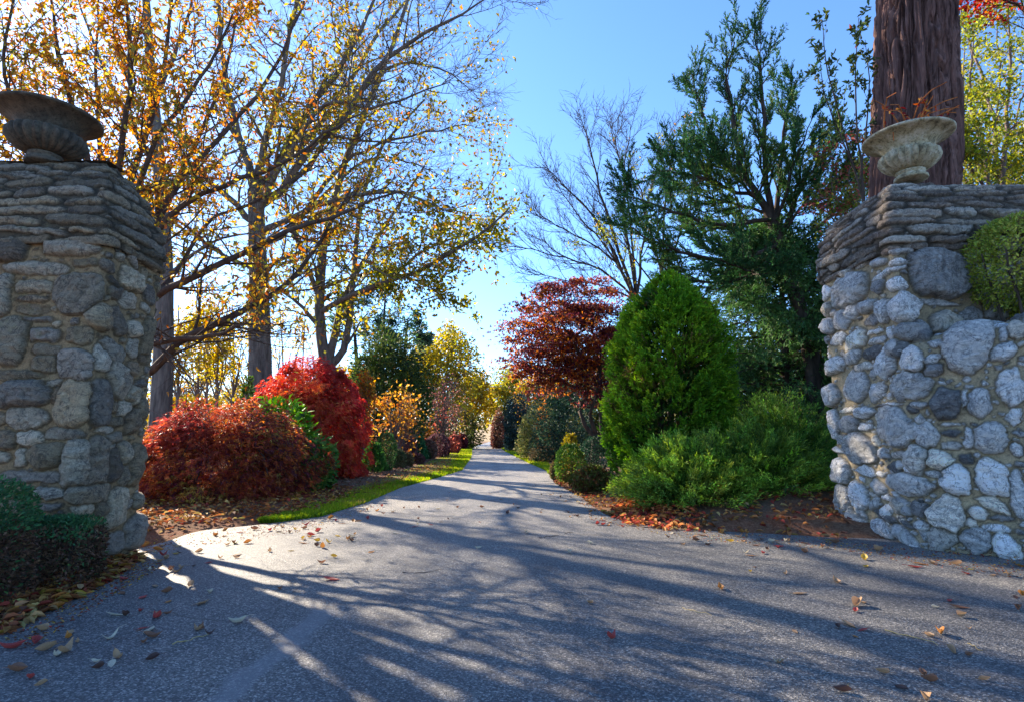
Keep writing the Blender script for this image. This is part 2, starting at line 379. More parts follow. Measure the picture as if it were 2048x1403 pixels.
def shell(center, rad, n, lump=0.15, inner=0.25, zmin=-1.0, freq=2.2, seed=0, taper=None):
    c = np.asarray(center, float); rad = np.asarray(rad, float)
    d = randdir(int(n * 1.6)); d = d[d[:, 2] > zmin][:n]
    r = 1 + lump * n3(d * 1.0 + seed * 3.1, freq * 2.0) + lump * 0.5 * n3(d + seed * 7.7, freq * 4.5)
    q = 1 - inner * rng.uniform(0, 1, len(d)) ** 2
    p = d * rad * (r * q)[:, None]
    if taper is not None:
        t = taper(p[:, 2] / rad[2]); p[:, 0] *= t; p[:, 1] *= t
    nr = unit(d / rad)
    return c + p, nr
# ------------------------------------------------------------------ the ground, the drive, the verges
LEFT_EDGE = [(946, 879), (945, 890), (941, 915), (922, 940), (880, 953), (800, 975), (730, 1005), (640, 1033), (520, 1049), (390, 1062), (270, 1076)]
RIGHT_EDGE = [(985, 879), (994, 890), (1012, 902), (1060, 926), (1094, 941), (1108, 965), (1160, 992), (1212, 1030), (1262, 1047), (1400, 1060), (1560, 1068), (1720, 1078)]
LE = [G(*p) for p in LEFT_EDGE]; RE = [G(*p) for p in RIGHT_EDGE]
def mkcurve(E, ext):
    ys = np.array([p[1] for p in E][::-1]); xs = np.array([p[0] for p in E][::-1])
    return ys, xs
EDGE_LY, EDGE_LX = mkcurve(LE, 0); EDGE_RY, EDGE_RX = mkcurve(RE, 0)
def XL(y): return np.where(y < EDGE_LY[0], -60.0, np.interp(y, EDGE_LY, EDGE_LX))
def XR(y): return np.where(y < EDGE_RY[0], 60.0, np.interp(y, EDGE_RY, EDGE_RX))
def ROADD(x, y): return np.maximum(XL(y) - x, x - XR(y))
def H(x, y):
    x = np.asarray(x, float); y = np.asarray(y, float)
    d = np.maximum(XL(y) - x, x - XR(y))
    d = np.where(y < 5.4, np.maximum(-1, np.maximum(-3.35 - x, x - 3.9)), d)
    h = 0.07 * sstep(0.0, 0.9, d) + 0.03 * sstep(0.3, 1.0, d) * (fbm(x * 1.7, y * 1.7, 3) - 0.4)
    h += 0.30 * np.exp(-(((x - 4.1) / 1.5) ** 2 + ((y - 8.4) / 1.5) ** 2)) * sstep(0, 0.8, d)
    h += sstep(85, 230, y) * 6.0 + sstep(230, 700, y) * 8.0
    return h
def axis(dense, far):
    a = np.concatenate([dense, far]); return np.unique(np.round(a, 4))
gx = axis(np.arange(-13, 13.01, 0.13), np.array([-700, -400, -200, -120, -80, -55, -40, -30, -24, -20, -17, -15, 15, 17, 20, 24, 30, 40, 55, 80, 120, 200, 400, 700.]))
gy = axis(np.arange(-3, 17, 0.13), np.concatenate([np.array([-300, -100, -40, -20, -10, -6]), np.arange(17, 60, 1.0), np.arange(60, 240, 6.0), np.array([260, 300, 400, 550, 700, 900.])]))
GX, GY = np.meshgrid(gx, gy); GZ = H(GX, GY)
def gridfaces(ny, nx):
    i = np.arange(ny * nx).reshape(ny, nx)
    return np.stack([i[:-1, :-1], i[:-1, 1:], i[1:, 1:], i[1:, :-1]], -1).reshape(-1, 4)
GZs = GZ - 0.012 - 0.05 * sstep(0.0, -0.6, np.where(GY < 5.4, -1.0, ROADD(GX, GY)))
mk('ground', np.stack([GX, GY, GZs], -1).reshape(-1, 3), gridfaces(*GX.shape), M_GROUND, kind='structure', smooth=True)

# driveway: apron between the piers plus the lane that runs away
def ribbon(xl, xr, ys, nx, z, lift=0.0):
    X = xl[:, None] + (xr - xl)[:, None] * np.linspace(0, 1, nx)[None]; Y = np.repeat(ys[:, None], nx, 1)
    return np.stack([X, Y, np.full_like(X, z)], -1).reshape(-1, 3), gridfaces(len(ys), nx)
y0 = np.concatenate([np.arange(5.55, 14, 0.12), np.arange(14, 60, 0.6), np.arange(60, 120, 4.0)])
wob = lambda y, s: 0.05 * (fbm(y * 2.3, y * 0 + s, s) - 0.5)
V1, F1 = ribbon(np.maximum(XL(y0), -3.6) + wob(y0, 1), np.minimum(XR(y0), 4.5) + wob(y0, 2), y0, 12, 0.006)
# the apron towards the viewer: its left edge follows the bed in front of the left pier
AP = [(-30, -20), (-20, -4), (-9, 0.5), (-5.2, 2.2)] + [tuple(G(*p)[:2]) for p in ((0, 1272), (90, 1222), (160, 1186), (230, 1150), (284, 1112))] + [(-3.45, 5.0), (-3.55, 5.55)]
apy = np.array([p[1] for p in AP]); apx = np.array([p[0] for p in AP])
y1 = np.concatenate([np.linspace(-20, 0.2, 14), np.arange(0.4, 5.5, 0.1), [5.55]])
V2, F2 = ribbon(np.interp(y1, apy, apx) + wob(y1, 3), np.where(y1 < 2.0, 30.0, 6.0) + 0 * y1, y1, 20, 0.006)
V, Fs = joinVF([(V1, F1), (V2, F2)])
mk('driveway', V, Fs, M_ASPHALT, kind='structure')

# verges of turf
LV_OUT = [(944, 880), (931, 886), (906, 905), (868, 922), (800, 947), (700, 985), (640, 1003), (585, 1022), (500, 1052)]
RV_OUT = [(987, 880), (1003, 887), (1046, 903), (1080, 912), (1102, 932), (1104, 945)]
lvo = [G(*p) for p in LV_OUT]; rvo = [G(*p) for p in RV_OUT]
ys = np.concatenate([np.arange(7.45, 20, 0.15), np.arange(20, 62, 0.8)])
lo = np.interp(ys, [p[1] for p in lvo][::-1], [p[0] for p in lvo][::-1]); li = XL(ys) - 0.01
V1, F1 = ribbon(np.minimum(lo, li - 0.02), li, ys, 6, 0.009)
lawn_l = mk('lawn_verge', V1, F1, M_TURF, kind='structure')
ys2 = np.concatenate([np.arange(16.2, 24, 0.2), np.arange(24, 62, 0.8)])
ro = np.interp(ys2, [p[1] for p in rvo][::-1], [p[0] for p in rvo][::-1]); ri = XR(ys2) + 0.01
V2, F2 = ribbon(ri, np.maximum(ro, ri + 0.02), ys2, 6, 0.009)
mk('lawn_verge', V2, F2, M_TURF, kind='structure')
# grass blades, one object of stuff per verge
def blades(n, yl, edges, name):
    yy = yl[0] + (yl[1] - yl[0]) * rng.uniform(0, 1, n) ** 2.0
    a, b = edges(yy); x = a + (b - a) * rng.uniform(-0.03, 1.02, n)
    pos = np.stack([x, yy, np.full(n, 0.006)], -1)
    d = unit(np.stack([rng.normal(0, .45, n), rng.normal(0, .45, n), np.ones(n)], -1))
    h = rng.uniform(.03, .075, n) * (1 + yy / 60)
    col = palette(n, [(.10, .18, .014), (.21, .30, .022), (.38, .40, .035), (.44, .36, .09), (.3, .2, .08)], [3, 4.5, 3.4, 1.2, .5], .25, pos, .45, 3.1)
    o = foliage(name, pos, d, h, 0.009 + 0.0009 * yy, col, M_GRASS, None, 'tri')
    o['kind'] = 'stuff'
blades(60000, (7.3, 60), lambda y: (np.interp(y, [p[1] for p in lvo][::-1], [p[0] for p in lvo][::-1]), XL(y)), 'grass')
blades(24000, (16.2, 60), lambda y: (XR(y), np.interp(y, [p[1] for p in rvo][::-1], [p[0] for p in rvo][::-1])), 'grass')

# ------------------------------------------------------------------ masonry
def masonry(name, path, closed, prof, seeds, res, parent, mat_, palettes, mortar, rand, dp=0.045, seed=1, mort_bump=0.012, strata=1.0, recess=0.0, dark=None, hv=(.45, 1.15)):
    """A rubble wall skin: path = plan polyline, prof = [(outward offset, z)], seeds = traced stones (s, v, w, h, rot, q)."""
    path = np.asarray(path, float)
    if closed: path = np.vstack([path, path[:1]])
    sl = np.concatenate([[0], np.cumsum(np.linalg.norm(np.diff(path, axis=0), axis=1))])
    S = np.linspace(0, sl[-1], max(4, int(sl[-1] / res)) + 1)
    B = np.stack([np.interp(S, sl, path[:, k]) for k in (0, 1)], -1)
    T = np.gradient(B, axis=0)
    if closed: T[0] = T[-1] = (B[1] - B[0]) + (B[-1] - B[-2])
    T = unit(T)
    # soften the corner normals
    for _ in range(int(0.06 / res)):
        T2 = T.copy(); T2[1:-1] = (T[:-2] + T[1:-1] * 2 + T[2:]) / 4
        if closed: T2[0] = T2[-1] = (T[-2] + T[0] * 2 + T[1]) / 4
        T = unit(T2)
    Nn = np.stack([T[:, 1], -T[:, 0]], -1)
    prof = np.asarray(prof, float)
    vl = np.concatenate([[0], np.cumsum(np.linalg.norm(np.diff(prof, axis=0), axis=1))])
    Vv = np.linspace(0, vl[-1], int(vl[-1] / res) + 1)
    off = np.interp(Vv, vl, prof[:, 0]); zz = np.interp(Vv, vl, prof[:, 1])
    ns, nv = len(S), len(Vv)
    base = np.zeros((nv, ns, 3))
    base[..., 0] = B[None, :, 0] + off[:, None] * Nn[None, :, 0]
    base[..., 1] = B[None, :, 1] + off[:, None] * Nn[None, :, 1]
    if closed:                                       # steps inward shrink the plan instead of folding at the corners
        cx_, cy_ = (B[:, 0].min() + B[:, 0].max()) / 2, (B[:, 1].min() + B[:, 1].max()) / 2
        hx_, hy_ = (B[:, 0].max() - B[:, 0].min()) / 2, (B[:, 1].max() - B[:, 1].min()) / 2
        neg = (off < 0)[:, None]
        base[..., 0] = np.where(neg, cx_ + (B[None, :, 0] - cx_) * (1 + off[:, None] / hx_), base[..., 0])
        base[..., 1] = np.where(neg, cy_ + (B[None, :, 1] - cy_) * (1 + off[:, None] / hy_), base[..., 1])
    base[..., 2] = zz[:, None]
    tv = np.gradient(np.stack([off, zz], -1), axis=0); tv = unit(tv)
    for _ in range(4): tv[1:-1] = unit(tv[:-2] + 2 * tv[1:-1] + tv[2:])
    nr = np.zeros_like(base)                         # outward normal of the profile
    nr[..., 0] = tv[:, None, 1] * Nn[None, :, 0]; nr[..., 1] = tv[:, None, 1] * Nn[None, :, 1]; nr[..., 2] = -tv[:, None, 0]
    SS, VV = np.meshgrid(S, Vv)
    wx = SS + 0.055 * (fbm(SS * 8, VV * 8, seed) - .5) + 0.03 * (fbm(SS * 30, VV * 30, seed + 5) - .5)
    wy = VV + 0.045 * (fbm(SS * 8, VV * 8, seed + 9) - .5) + 0.025 * (fbm(SS * 30, VV * 30, seed + 14) - .5)
    F1 = np.full(SS.shape, 9.0); F2 = np.full(SS.shape, 9.0); ID = np.full(SS.shape, -1)
    stones = []
    r_ = np.random.default_rng(seed)
    Ltot = sl[-1]
    def put(s, v, w, h, rot=0., q=3.0):
        k = len(stones); rw, rh = w / 2, h / 2; R = max(rw, rh) * 1.5
        shifts = (0, Ltot, -Ltot) if closed else (0,)
        ca, sa = math.cos(rot), math.sin(rot)
        npl = r_.integers(5, 9); a0 = r_.uniform(0, 6.28)
        poly = [(math.cos(a0 + 2 * PI * (i + r_.uniform(-.28, .28)) / npl), math.sin(a0 + 2 * PI * (i + r_.uniform(-.28, .28)) / npl), r_.uniform(.9, 1.14) if q < 3.2 else r_.uniform(1.0, 1.3)) for i in range(npl)]
        if q >= 3.2: poly += [(1, 0, 1.02), (-1, 0, 1.02), (0, 1, 1.0), (0, -1, 1.0)]
        for sh in shifts:
            s2 = s + sh
            i0, i1 = np.searchsorted(S, [s2 - R, s2 + R]); j0, j1 = np.searchsorted(Vv, [v - R, v + R])
            if i1 <= i0 or j1 <= j0: continue
            X = wx[j0:j1, i0:i1] - s2; Yy = wy[j0:j1, i0:i1] - v
            A = (X * ca + Yy * sa) / rw; Bb = (-X * sa + Yy * ca) / rh
            f = np.zeros_like(A)
            for (nx_, ny_, cc_) in poly: f = (f ** 9 + np.clip((A * nx_ + Bb * ny_) / cc_, 0, None) ** 9) ** (1 / 9)
            a1 = F1[j0:j1, i0:i1]; a2 = F2[j0:j1, i0:i1]; ii = ID[j0:j1, i0:i1]
            better = f < a1
            a2[:] = np.where(better, a1, np.minimum(a2, f)); ii[:] = np.where(better, k, ii); a1[:] = np.minimum(a1, f)
        stones.append((s, v, w, h, rot, min(rw, rh)))
    for sd in seeds: put(*sd)
    # small rubble in what is left
    for (n, w0, w1, asp, v0, v1, gap) in rand:
        for _ in range(n):
            s = r_.uniform(0, Ltot); v = r_.uniform(v0, min(v1, Vv[-1]))
            w = r_.uniform(w0, w1); h = w * r_.uniform(*asp)
            i = min(np.searchsorted(S, s), ns - 1); j = min(np.searchsorted(Vv, v), nv - 1)
            di = max(1, int(w * .5 * gap / res)); dj = max(1, int(h * .5 * gap / res))
            blk = F1[max(0, j - dj):j + dj + 1, max(0, i - di):i + di + 1]
            if blk.min() > 1.02: put(s, v, w, h, r_.uniform(-.35, .35), r_.uniform(2.2, 3.6))
    st = np.array(stones); k = ID.clip(0)
    rm = st[k, 5]
    e = np.minimum((1.02 - F1) * rm, (F2 - F1) * rm * 0.6 - .001)
    e = np.where(ID < 0, -1, e)
    ns_ = len(stones)
    hgt = r_.uniform(*hv, ns_) * np.clip(st[:, 5] / 0.09, 0.5, 1.25)
    tx, ty = r_.normal(0, .1, ns_), r_.normal(0, .1, ns_)
    sharp = r_.uniform(0.012, 0.03, ns_)
    body = 1 - np.exp(-np.clip(e, 0, 1) / sharp[k])
    tilt = (SS - st[k, 0]) * tx[k] + (VV - st[k, 1]) * ty[k]
    sa_ = r_.uniform(-.4, .4, ns_) + np.where(r_.uniform(0, 1, ns_) < .18, 1.4, 0)
    q_ = -(SS) * np.sin(sa_)[k] + VV * np.cos(sa_)[k]; p_ = SS * np.cos(sa_)[k] + VV * np.sin(sa_)[k]
    lay = fbm(p_ * 5, q_ * 42, seed + 30, 3) - .5
    rough = fbm(SS * 18, VV * 18, seed + 40, 5) - .5
    facet = np.abs(fbm(SS * 9 + k * 3.7, VV * 9 + k * 1.3, seed + 44, 2) - .5)
    la = r_.uniform(.15, 1.0, ns_)[k] * strata
    hs = dp * hgt[k] * body + body * (np.clip(tilt, -.03, .03) + 0.022 * lay * la + 0.035 * rough - 0.045 * facet)
    # broken facets: each stone is cut by a few tilted planes
    un = (SS - st[k, 0]) / np.maximum(st[k, 2] / 2, .02); vn = (VV - st[k, 1]) / np.maximum(st[k, 3] / 2, .02)
    if closed: un = np.where(np.abs(un) > 3, 0, un)
    cut = np.full(SS.shape, 9.0)
    for _ in range(4):
        ga = r_.uniform(0, 2 * PI, ns_); gm = r_.uniform(.2, .8, ns_); gc = r_.uniform(.95, 1.5, ns_)
        cut = np.minimum(cut, gc[k] - gm[k] * (un * np.cos(ga)[k] + vn * np.sin(ga)[k]))
    hs = np.minimum(hs, dp * hgt[k] * np.clip(cut, .3, 2) + 0.02 * rough + .012 * lay * la)
    stone = sstep(-0.002, 0.006, e)
    hm = mort_bump * (fbm(SS * 14, VV * 14, seed + 50, 4) - .5) * 2
    disp = np.where(e > 0, np.maximum(hs, hm * 0.4) - recess * sstep(.008, -.004, e), hm * sstep(0, -.02, e) * .9 - recess)
    if closed: disp[:, -1] = disp[:, 0]
    pos = base + nr * disp[..., None]
    cols = np.zeros((nv, ns, 4))
    pc = np.asarray(palettes, float)
    sc = pc[r_.integers(0, len(pc), ns_)] * (1.16 * np.exp(r_.normal(0, .2, (ns_, 1))))
    bigm = (st[:, 2] * st[:, 3] > .12)[:, None]; sc = np.where(bigm, pc.mean(0) * (.9 + .2 * r_.uniform(0, 1, (ns_, 1))), sc)
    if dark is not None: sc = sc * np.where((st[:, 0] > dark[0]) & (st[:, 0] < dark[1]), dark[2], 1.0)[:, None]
    band = 1 + 0.5 * np.clip(lay, -.4, .4) * la * 1.6
    mo = np.asarray(mortar) * (0.75 + 0.5 * fbm(SS * 10, VV * 10, seed + 60, 4))[..., None]
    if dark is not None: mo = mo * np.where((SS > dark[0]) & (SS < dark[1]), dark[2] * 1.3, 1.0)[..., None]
    cols[..., :3] = mo * (1 - stone[..., None]) + sc[k] * band[..., None] * stone[..., None]
    jl = np.exp(-((e + .002) / .0055) ** 2) * (ID >= 0) * (.35 + .65 * fbm(SS * 6, VV * 6, seed + 70, 3))   # crevice shade painted as a dark line round each stone
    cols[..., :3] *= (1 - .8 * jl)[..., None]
    cols[..., 3] = stone
    col = np.clip(cols, 0.004, .9).reshape(-1, 4)
    V = pos.reshape(-1, 3); Fq = gridfaces(nv, ns)
    return mk(name, V, Fq, mat_, parent, col=col, smooth=True)
def rounded(pts, r=0.05, closed=True, n=5):
    pts = [np.asarray(p, float) for p in pts]; out = []
    m = len(pts)
    for i, p in enumerate(pts):
        if not closed and i in (0, m - 1): out.append(p); continue
        a = unit(pts[i - 1] - p); b = unit(pts[(i + 1) % m] - p)
        for t in np.linspace(0, 1, n):
            q0 = p + a * r; q1 = p + b * r
            out.append((1 - t) ** 2 * q0 + 2 * t * (1 - t) * p + t * t * q1)
    return out
def cap_top(name, path, off, z, parent, mat_, color, rise=0.12, seed=3):
    pass
def courses(L, vmax, h0, h1, w0, w1, seed):
    r_ = np.random.default_rng(seed); out = []; v = 0.02
    while v < vmax:
        h = r_.uniform(h0, h1); s = r_.uniform(0, .3)
        while s < L:
            w = r_.uniform(w0, w1); out.append((s + w / 2, v + h / 2 + r_.normal(0, .012), w * .96, h * r_.uniform(.76, .96), r_.normal(0, .05), 4.2)); s += w
        v += h * .97
    return out
def hitY(px, py, Y):
    p = P(px, py, Y); return p[0], p[2]
def hitX(px, py, X):
    d = ray(px, py); t = X / d[0]; return d[1] * t, CAMZ + d[2] * t

# ---- left pier -------------------------------------------------------
LX, LY0, LY1 = -3.48, 4.59, 5.40
LX0 = -5.15
def left_seeds(rows, ox, oy, sc):
    """traced stones: rows of (cx, cy, w, h[, rot]) in a zoomed crop; mapped on the front or the drive side of the pier"""
    out = []
    for r in rows:
        cx, cy, w, h = r[:4]; rot = math.radians(r[4]) if len(r) > 4 else 0.0
        px, py = ox + cx / sc, oy + cy / sc; w /= sc; h /= sc
        corner = 210 - (py - 480) * .114
        if px < corner:
            x0, z0 = hitY(px - w / 2, py, LY0); x1, _ = hitY(px + w / 2, py, LY0)
            _, za = hitY(px, py - h / 2, LY0); _, zb = hitY(px, py + h / 2, LY0)
            s = (x0 + x1) / 2 - LX0; ww = x1 - x0
        else:
            ya, z0 = hitX(px - w / 2, py, LX); yb, _ = hitX(px + w / 2, py, LX)
            _, za = hitX(px, py - h / 2, LX); _, zb = hitX(px, py + h / 2, LX)
            s = (LX - LX0) + ((ya + yb) / 2 - LY0); ww = abs(yb - ya)
        out.append((s, (za + zb) / 2, max(ww, .03) * 1.05, max(za - zb, .03) * 1.06, -rot, 3.4))
    return out
cropA = [(150, 860, 240, 180), (635, 840, 450, 130), (330, 1010, 540, 110), (745, 970, 230, 70), (320, 1160, 290, 115), (300, 1265, 270, 50), (320, 1350, 230, 80), (670, 1230, 380, 330), (60, 1230, 130, 330),
         (1010, 810, 150, 120), (920, 910, 60, 40), (1000, 920, 70, 60), (1110, 960, 110, 60, 20), (915, 1000, 120, 110), (1100, 1110, 200, 190), (1200, 1090, 50, 140), (950, 1130, 90, 70, 25), (970, 1220, 130, 120), (1060, 1280, 160, 140), (1240, 1240, 100, 150), (1280, 960, 120, 150)]
cropB = [(210, 25, 180, 60), (225, 78, 180, 28), (90, 200, 170, 270), (280, 160, 170, 80), (285, 245, 150, 60), (270, 325, 130, 90), (120, 385, 280, 55), (470, 165, 150, 90), (450, 320, 180, 170), (320, 430, 110, 35), (335, 490, 40, 100, 20), (150, 490, 300, 160), (180, 630, 230, 120), (30, 630, 70, 70), (435, 545, 190, 260), (390, 710, 220, 65), (190, 740, 160, 80), (50, 750, 120, 100), (290, 835, 190, 150), (140, 850, 70, 110), (30, 850, 90, 60), (190, 955, 370, 65), (300, 1045, 170, 60), (310, 1120, 130, 40), (440, 870, 130, 280),
         (565, 545, 120, 260), (560, 870, 130, 280), (635, 890, 100, 200), (640, 250, 150, 100, 20), (665, 420, 130, 180, 20), (585, 290, 100, 160), (740, 500, 80, 110), (645, 570, 40, 70), (710, 570, 80, 100), (665, 650, 90, 50), (600, 690, 100, 40), (650, 730, 80, 60), (745, 650, 70, 150), (700, 820, 90, 130), (770, 890, 90, 220), (700, 950, 60, 110), (520, 1045, 210, 110), (660, 1130, 110, 220), (780, 1090, 60, 90), (730, 1110, 50, 60), (760, 1260, 120, 200), (580, 1130, 60, 80), (480, 1140, 120, 60), (670, 90, 80, 160, -30), (750, 140, 70, 120, -20), (835, 190, 60, 270), (750, 230, 60, 120), (810, 290, 50, 60), (745, 350, 70, 80), (800, 590, 60, 120), (630, 780, 60, 30), (575, 60, 110, 170), (640, 1330, 130, 120)]
seedsL = left_seeds(cropA, 0, 280, 4.126) + left_seeds(cropB, 0, 600, 2.806)
pathL = rounded([(LX0, LY0), (LX, LY0), (LX, LY1), (LX0, LY1)], 0.05)
pier_l = thing('stone_pier', 'dark slate gate pier with ochre mortar carrying the backlit urn beside the clipped box hedge', 'gate pier', (-4.3, 5.05, 0))
SLATE = [(.24, .18, .11), (.31, .245, .165), (.24, .17, .105), (.38, .31, .225), (.26, .215, .17), (.33, .24, .145), (.41, .35, .27), (.16, .125, .09)]
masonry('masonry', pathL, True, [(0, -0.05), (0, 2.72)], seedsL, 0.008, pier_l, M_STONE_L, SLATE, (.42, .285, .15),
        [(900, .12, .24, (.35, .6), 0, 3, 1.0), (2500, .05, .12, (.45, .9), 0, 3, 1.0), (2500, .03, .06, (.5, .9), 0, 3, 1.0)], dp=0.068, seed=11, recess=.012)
CAPL = [(-.02, 2.68), (.03, 2.71), (.04, 2.84), (.01, 3.0), (-.08, 3.24), (-.17, 3.43), (-.26, 3.56), (-.36, 3.60)]
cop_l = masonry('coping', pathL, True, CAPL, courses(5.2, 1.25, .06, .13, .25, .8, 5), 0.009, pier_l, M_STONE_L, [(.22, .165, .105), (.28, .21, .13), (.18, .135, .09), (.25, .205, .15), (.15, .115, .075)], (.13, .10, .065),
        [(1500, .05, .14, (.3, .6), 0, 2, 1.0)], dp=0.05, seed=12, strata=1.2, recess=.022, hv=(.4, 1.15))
def plate(name, x0, x1, y0, y1, z, parent, mat_, col):
    xs = np.linspace(x0, x1, 30); ys_ = np.linspace(y0, y1, 30); X, Y = np.meshgrid(xs, ys_)
    Z = z + 0.03 * (fbm(X * 6, Y * 6, 5) - .5)
    V = np.stack([X, Y, Z], -1).reshape(-1, 3)
    cc = np.ones((len(V), 4)); cc[:, :3] = np.asarray(col) * (0.8 + .4 * fbm(V[:, 0] * 5, V[:, 1] * 5, 8))[:, None]
    return mk(name, V, gridfaces(30, 30), mat_, parent, col=cc, smooth=True)
plate('capstone', LX0 + .27, LX - .27, LY0 + .30, LY1 - .28, 3.615, cop_l, M_STONE_L, (.15, .14, .12))

# ---- right pier and the low curved wall --------------------------------
RX, RY0, RY1, RX1 = 4.0, 5.66, 7.05, 6.9
WALL = rounded([(4.02, 6.2), (3.985, 5.62), (4.80, 4.98), (6.6, 3.55), (9.5, 2.2)], 0.22, False, 9)
wall_len = np.concatenate([[0], np.cumsum(np.linalg.norm(np.diff(np.array(WALL), axis=0), axis=1))])
def wall_hit(px, py):
    d = ray(px, py)[:2]; W = np.array(WALL); best = None
    for i in range(len(W) - 1):
        a, b = W[i], W[i + 1]; e = b - a
        A = np.array([[d[0], -e[0]], [d[1], -e[1]]]); 
        if abs(np.linalg.det(A)) < 1e-6: continue
        t, u = np.linalg.solve(A, a)
        if t > 0 and -0.001 <= u <= 1.001 and (best is None or t < best[0]): best = (t, wall_len[i] + u * np.linalg.norm(e))
    if best is None: return None
    dd = ray(px, py); return best[1], CAMZ + dd[2] * best[0]
def wall_top(s): return np.interp(s, [0, .4, .9, 1.6, 3.0, 6.0], [2.1, 2.12, 2.14, 2.22, 2.32, 2.36])
#pier_s0 = (RX1 - RX)      # the pier path starts at the far right and runs along the back to the drive side
def right_seeds(rows, ox, oy, sc):
    low, side, front = [], [], []
    for r in rows:
        cx, cy, w, h = r[:4]; rot = math.radians(r[4]) if len(r) > 4 else 0.0
        px, py = ox + cx / sc, oy + cy / sc; w /= sc; h /= sc
        corner = 1775 + (py - 370) * .093
        if px < corner - 2:
            ya, _ = hitX(px - w / 2, py, RX); yb, _ = hitX(px + w / 2, py, RX); _, za = hitX(px, py - h / 2, RX); _, zb = hitX(px, py + h / 2, RX)
            side.append((RY1 - (ya + yb) / 2, (za + zb) / 2, abs(ya - yb) * 1.02, (za - zb) * 1.02, -rot, 2.9))
            if px > corner - 75 and py > 660:
                pass
        a, b = wall_hit(px - w / 2, py), wall_hit(px + w / 2, py); c0, c1 = wall_hit(px, py - h / 2), wall_hit(px, py + h / 2)
        if a and b and c0 and c1 and px > corner - 60 and c0[1] < wall_top(c0[0]) + .12:
            low.append(((a[0] + b[0]) / 2, (c0[1] + c1[1]) / 2, abs(b[0] - a[0]) * 1.02, (c0[1] - c1[1]) * 1.02, -rot, 2.9))
        if px >= corner - 2 and py < 680:
            x0, _ = hitY(px - w / 2, py, RY0); x1, _ = hitY(px + w / 2, py, RY0); _, za = hitY(px, py - h / 2, RY0); _, zb = hitY(px, py + h / 2, RY0)
            front.append(((RY1 - RY0) + (x0 + x1) / 2 - RX, (za + zb) / 2, (x1 - x0) * 1.02, (za - zb) * 1.02, -rot, 2.7))
    return low, side, front
crop4 = [(105, 170, 100, 160), (265, 110, 190, 220), (420, 150, 130, 110, -30), (500, 175, 50, 40), (650, 110, 290, 200), (110, 370, 95, 210), (205, 280, 120, 35), (330, 290, 130, 100), (225, 385, 120, 130), (330, 395, 110, 60), (405, 425, 60, 30), (420, 320, 30, 70), (410, 490, 55, 90),
         (300, 545, 200, 190), (490, 240, 190, 25), (555, 410, 210, 280), (690, 240, 130, 50), (700, 340, 80, 70), (755, 300, 40, 45), (740, 450, 150, 180, -20), (885, 235, 220, 220), (1010, 200, 50, 110), (1130, 230, 170, 190), (1345, 150, 190, 230), (920, 380, 130, 30), (910, 440, 130, 40), (915, 520, 140, 60), (1190, 460, 280, 220), (1040, 470, 80, 140), (1370, 330, 110, 110), (1400, 440, 80, 45), (1380, 550, 70, 90),
         (465, 595, 110, 60), (565, 592, 85, 45), (545, 675, 110, 70, -15), (680, 635, 130, 180, 15), (845, 620, 200, 130), (1020, 620, 110, 75), (1210, 740, 250, 270), (805, 725, 125, 55), (950, 770, 220, 200), (330, 705, 140, 70), (450, 725, 70, 35), (650, 800, 310, 150), (430, 815, 100, 80, 20), (170, 700, 120, 180), (105, 690, 50, 150), (175, 935, 135, 235), (300, 890, 115, 170), (385, 870, 100, 30), (495, 895, 90, 45, 20), (590, 950, 130, 110), (700, 970, 130, 120), (875, 1010, 260, 250), (1110, 1000, 150, 90, 25), (1210, 945, 220, 80, 20), (1270, 1040, 160, 40), (1240, 1110, 210, 70, 10), (1060, 1065, 100, 70), (1390, 880, 120, 360), (720, 1095, 100, 90), (600, 1060, 110, 50, 20), (470, 1030, 170, 70, 15), (300, 1000, 100, 70, 20), (310, 1080, 150, 120, 30), (460, 1120, 160, 110, 15), (620, 1170, 190, 110, 25), (850, 1190, 200, 190, 20), (1090, 1190, 230, 190), (1310, 1240, 230, 150, 15), (210, 1095, 50, 60), (120, 550, 110, 50, 10), (180, 490, 80, 70), (1400, 650, 80, 40), (400, 940, 90, 70, -40)]
crop3 = [(770, 1070, 220, 130, -10), (970, 1020, 200, 140, -10), (1150, 970, 160, 90, -15), (1320, 930, 150, 140), (1445, 910, 110, 100), (1120, 1190, 320, 370, 20), (910, 1150, 120, 60), (640, 1200, 100, 110), (620, 1090, 50, 90), (755, 1260, 150, 170), (880, 1260, 150, 60, -25), (890, 1330, 140, 90), (1350, 1040, 120, 60, -20), (1370, 1130, 60, 110), (1450, 1100, 120, 180), (1360, 1250, 220, 110, -10), (590, 1280, 110, 200), (500, 1220, 130, 85), (530, 1140, 110, 50), (510, 1080, 130, 40), (405, 1130, 130, 110), (270, 1120, 110, 80), (370, 1240, 110, 110), (255, 1300, 160, 110), (440, 1310, 140, 50), (210, 1040, 75, 110), (300, 1000, 110, 150, -20), (370, 940, 80, 120), (470, 915, 110, 90), (485, 1005, 100, 65), (580, 940, 80, 170),
         (190, 820, 90, 80), (205, 930, 60, 90), (230, 950, 40, 50), (370, 790, 210, 230, -20), (530, 770, 90, 110), (330, 670, 80, 90), (250, 600, 180, 150), (90, 660, 90, 100), (390, 520, 110, 110), (440, 610, 140, 40), (540, 610, 110, 60), (590, 680, 200, 50, -5), (650, 760, 140, 90), (660, 620, 130, 80), (665, 530, 210, 65), (945, 690, 430, 340), (1040, 535, 130, 45), (700, 930, 200, 170), (930, 890, 270, 50, 5), (1180, 560, 130, 90), (1230, 700, 120, 140), (1250, 830, 150, 90)]
lw, sd_, fr_ = [], [], []
for rows, a in ((crop4, (1640, 740, 3.507)), (crop3, (1600, 340, 3.3415))):
    l_, s_, f_ = right_seeds(rows, *a); lw += l_; sd_ += s_; fr_ += f_
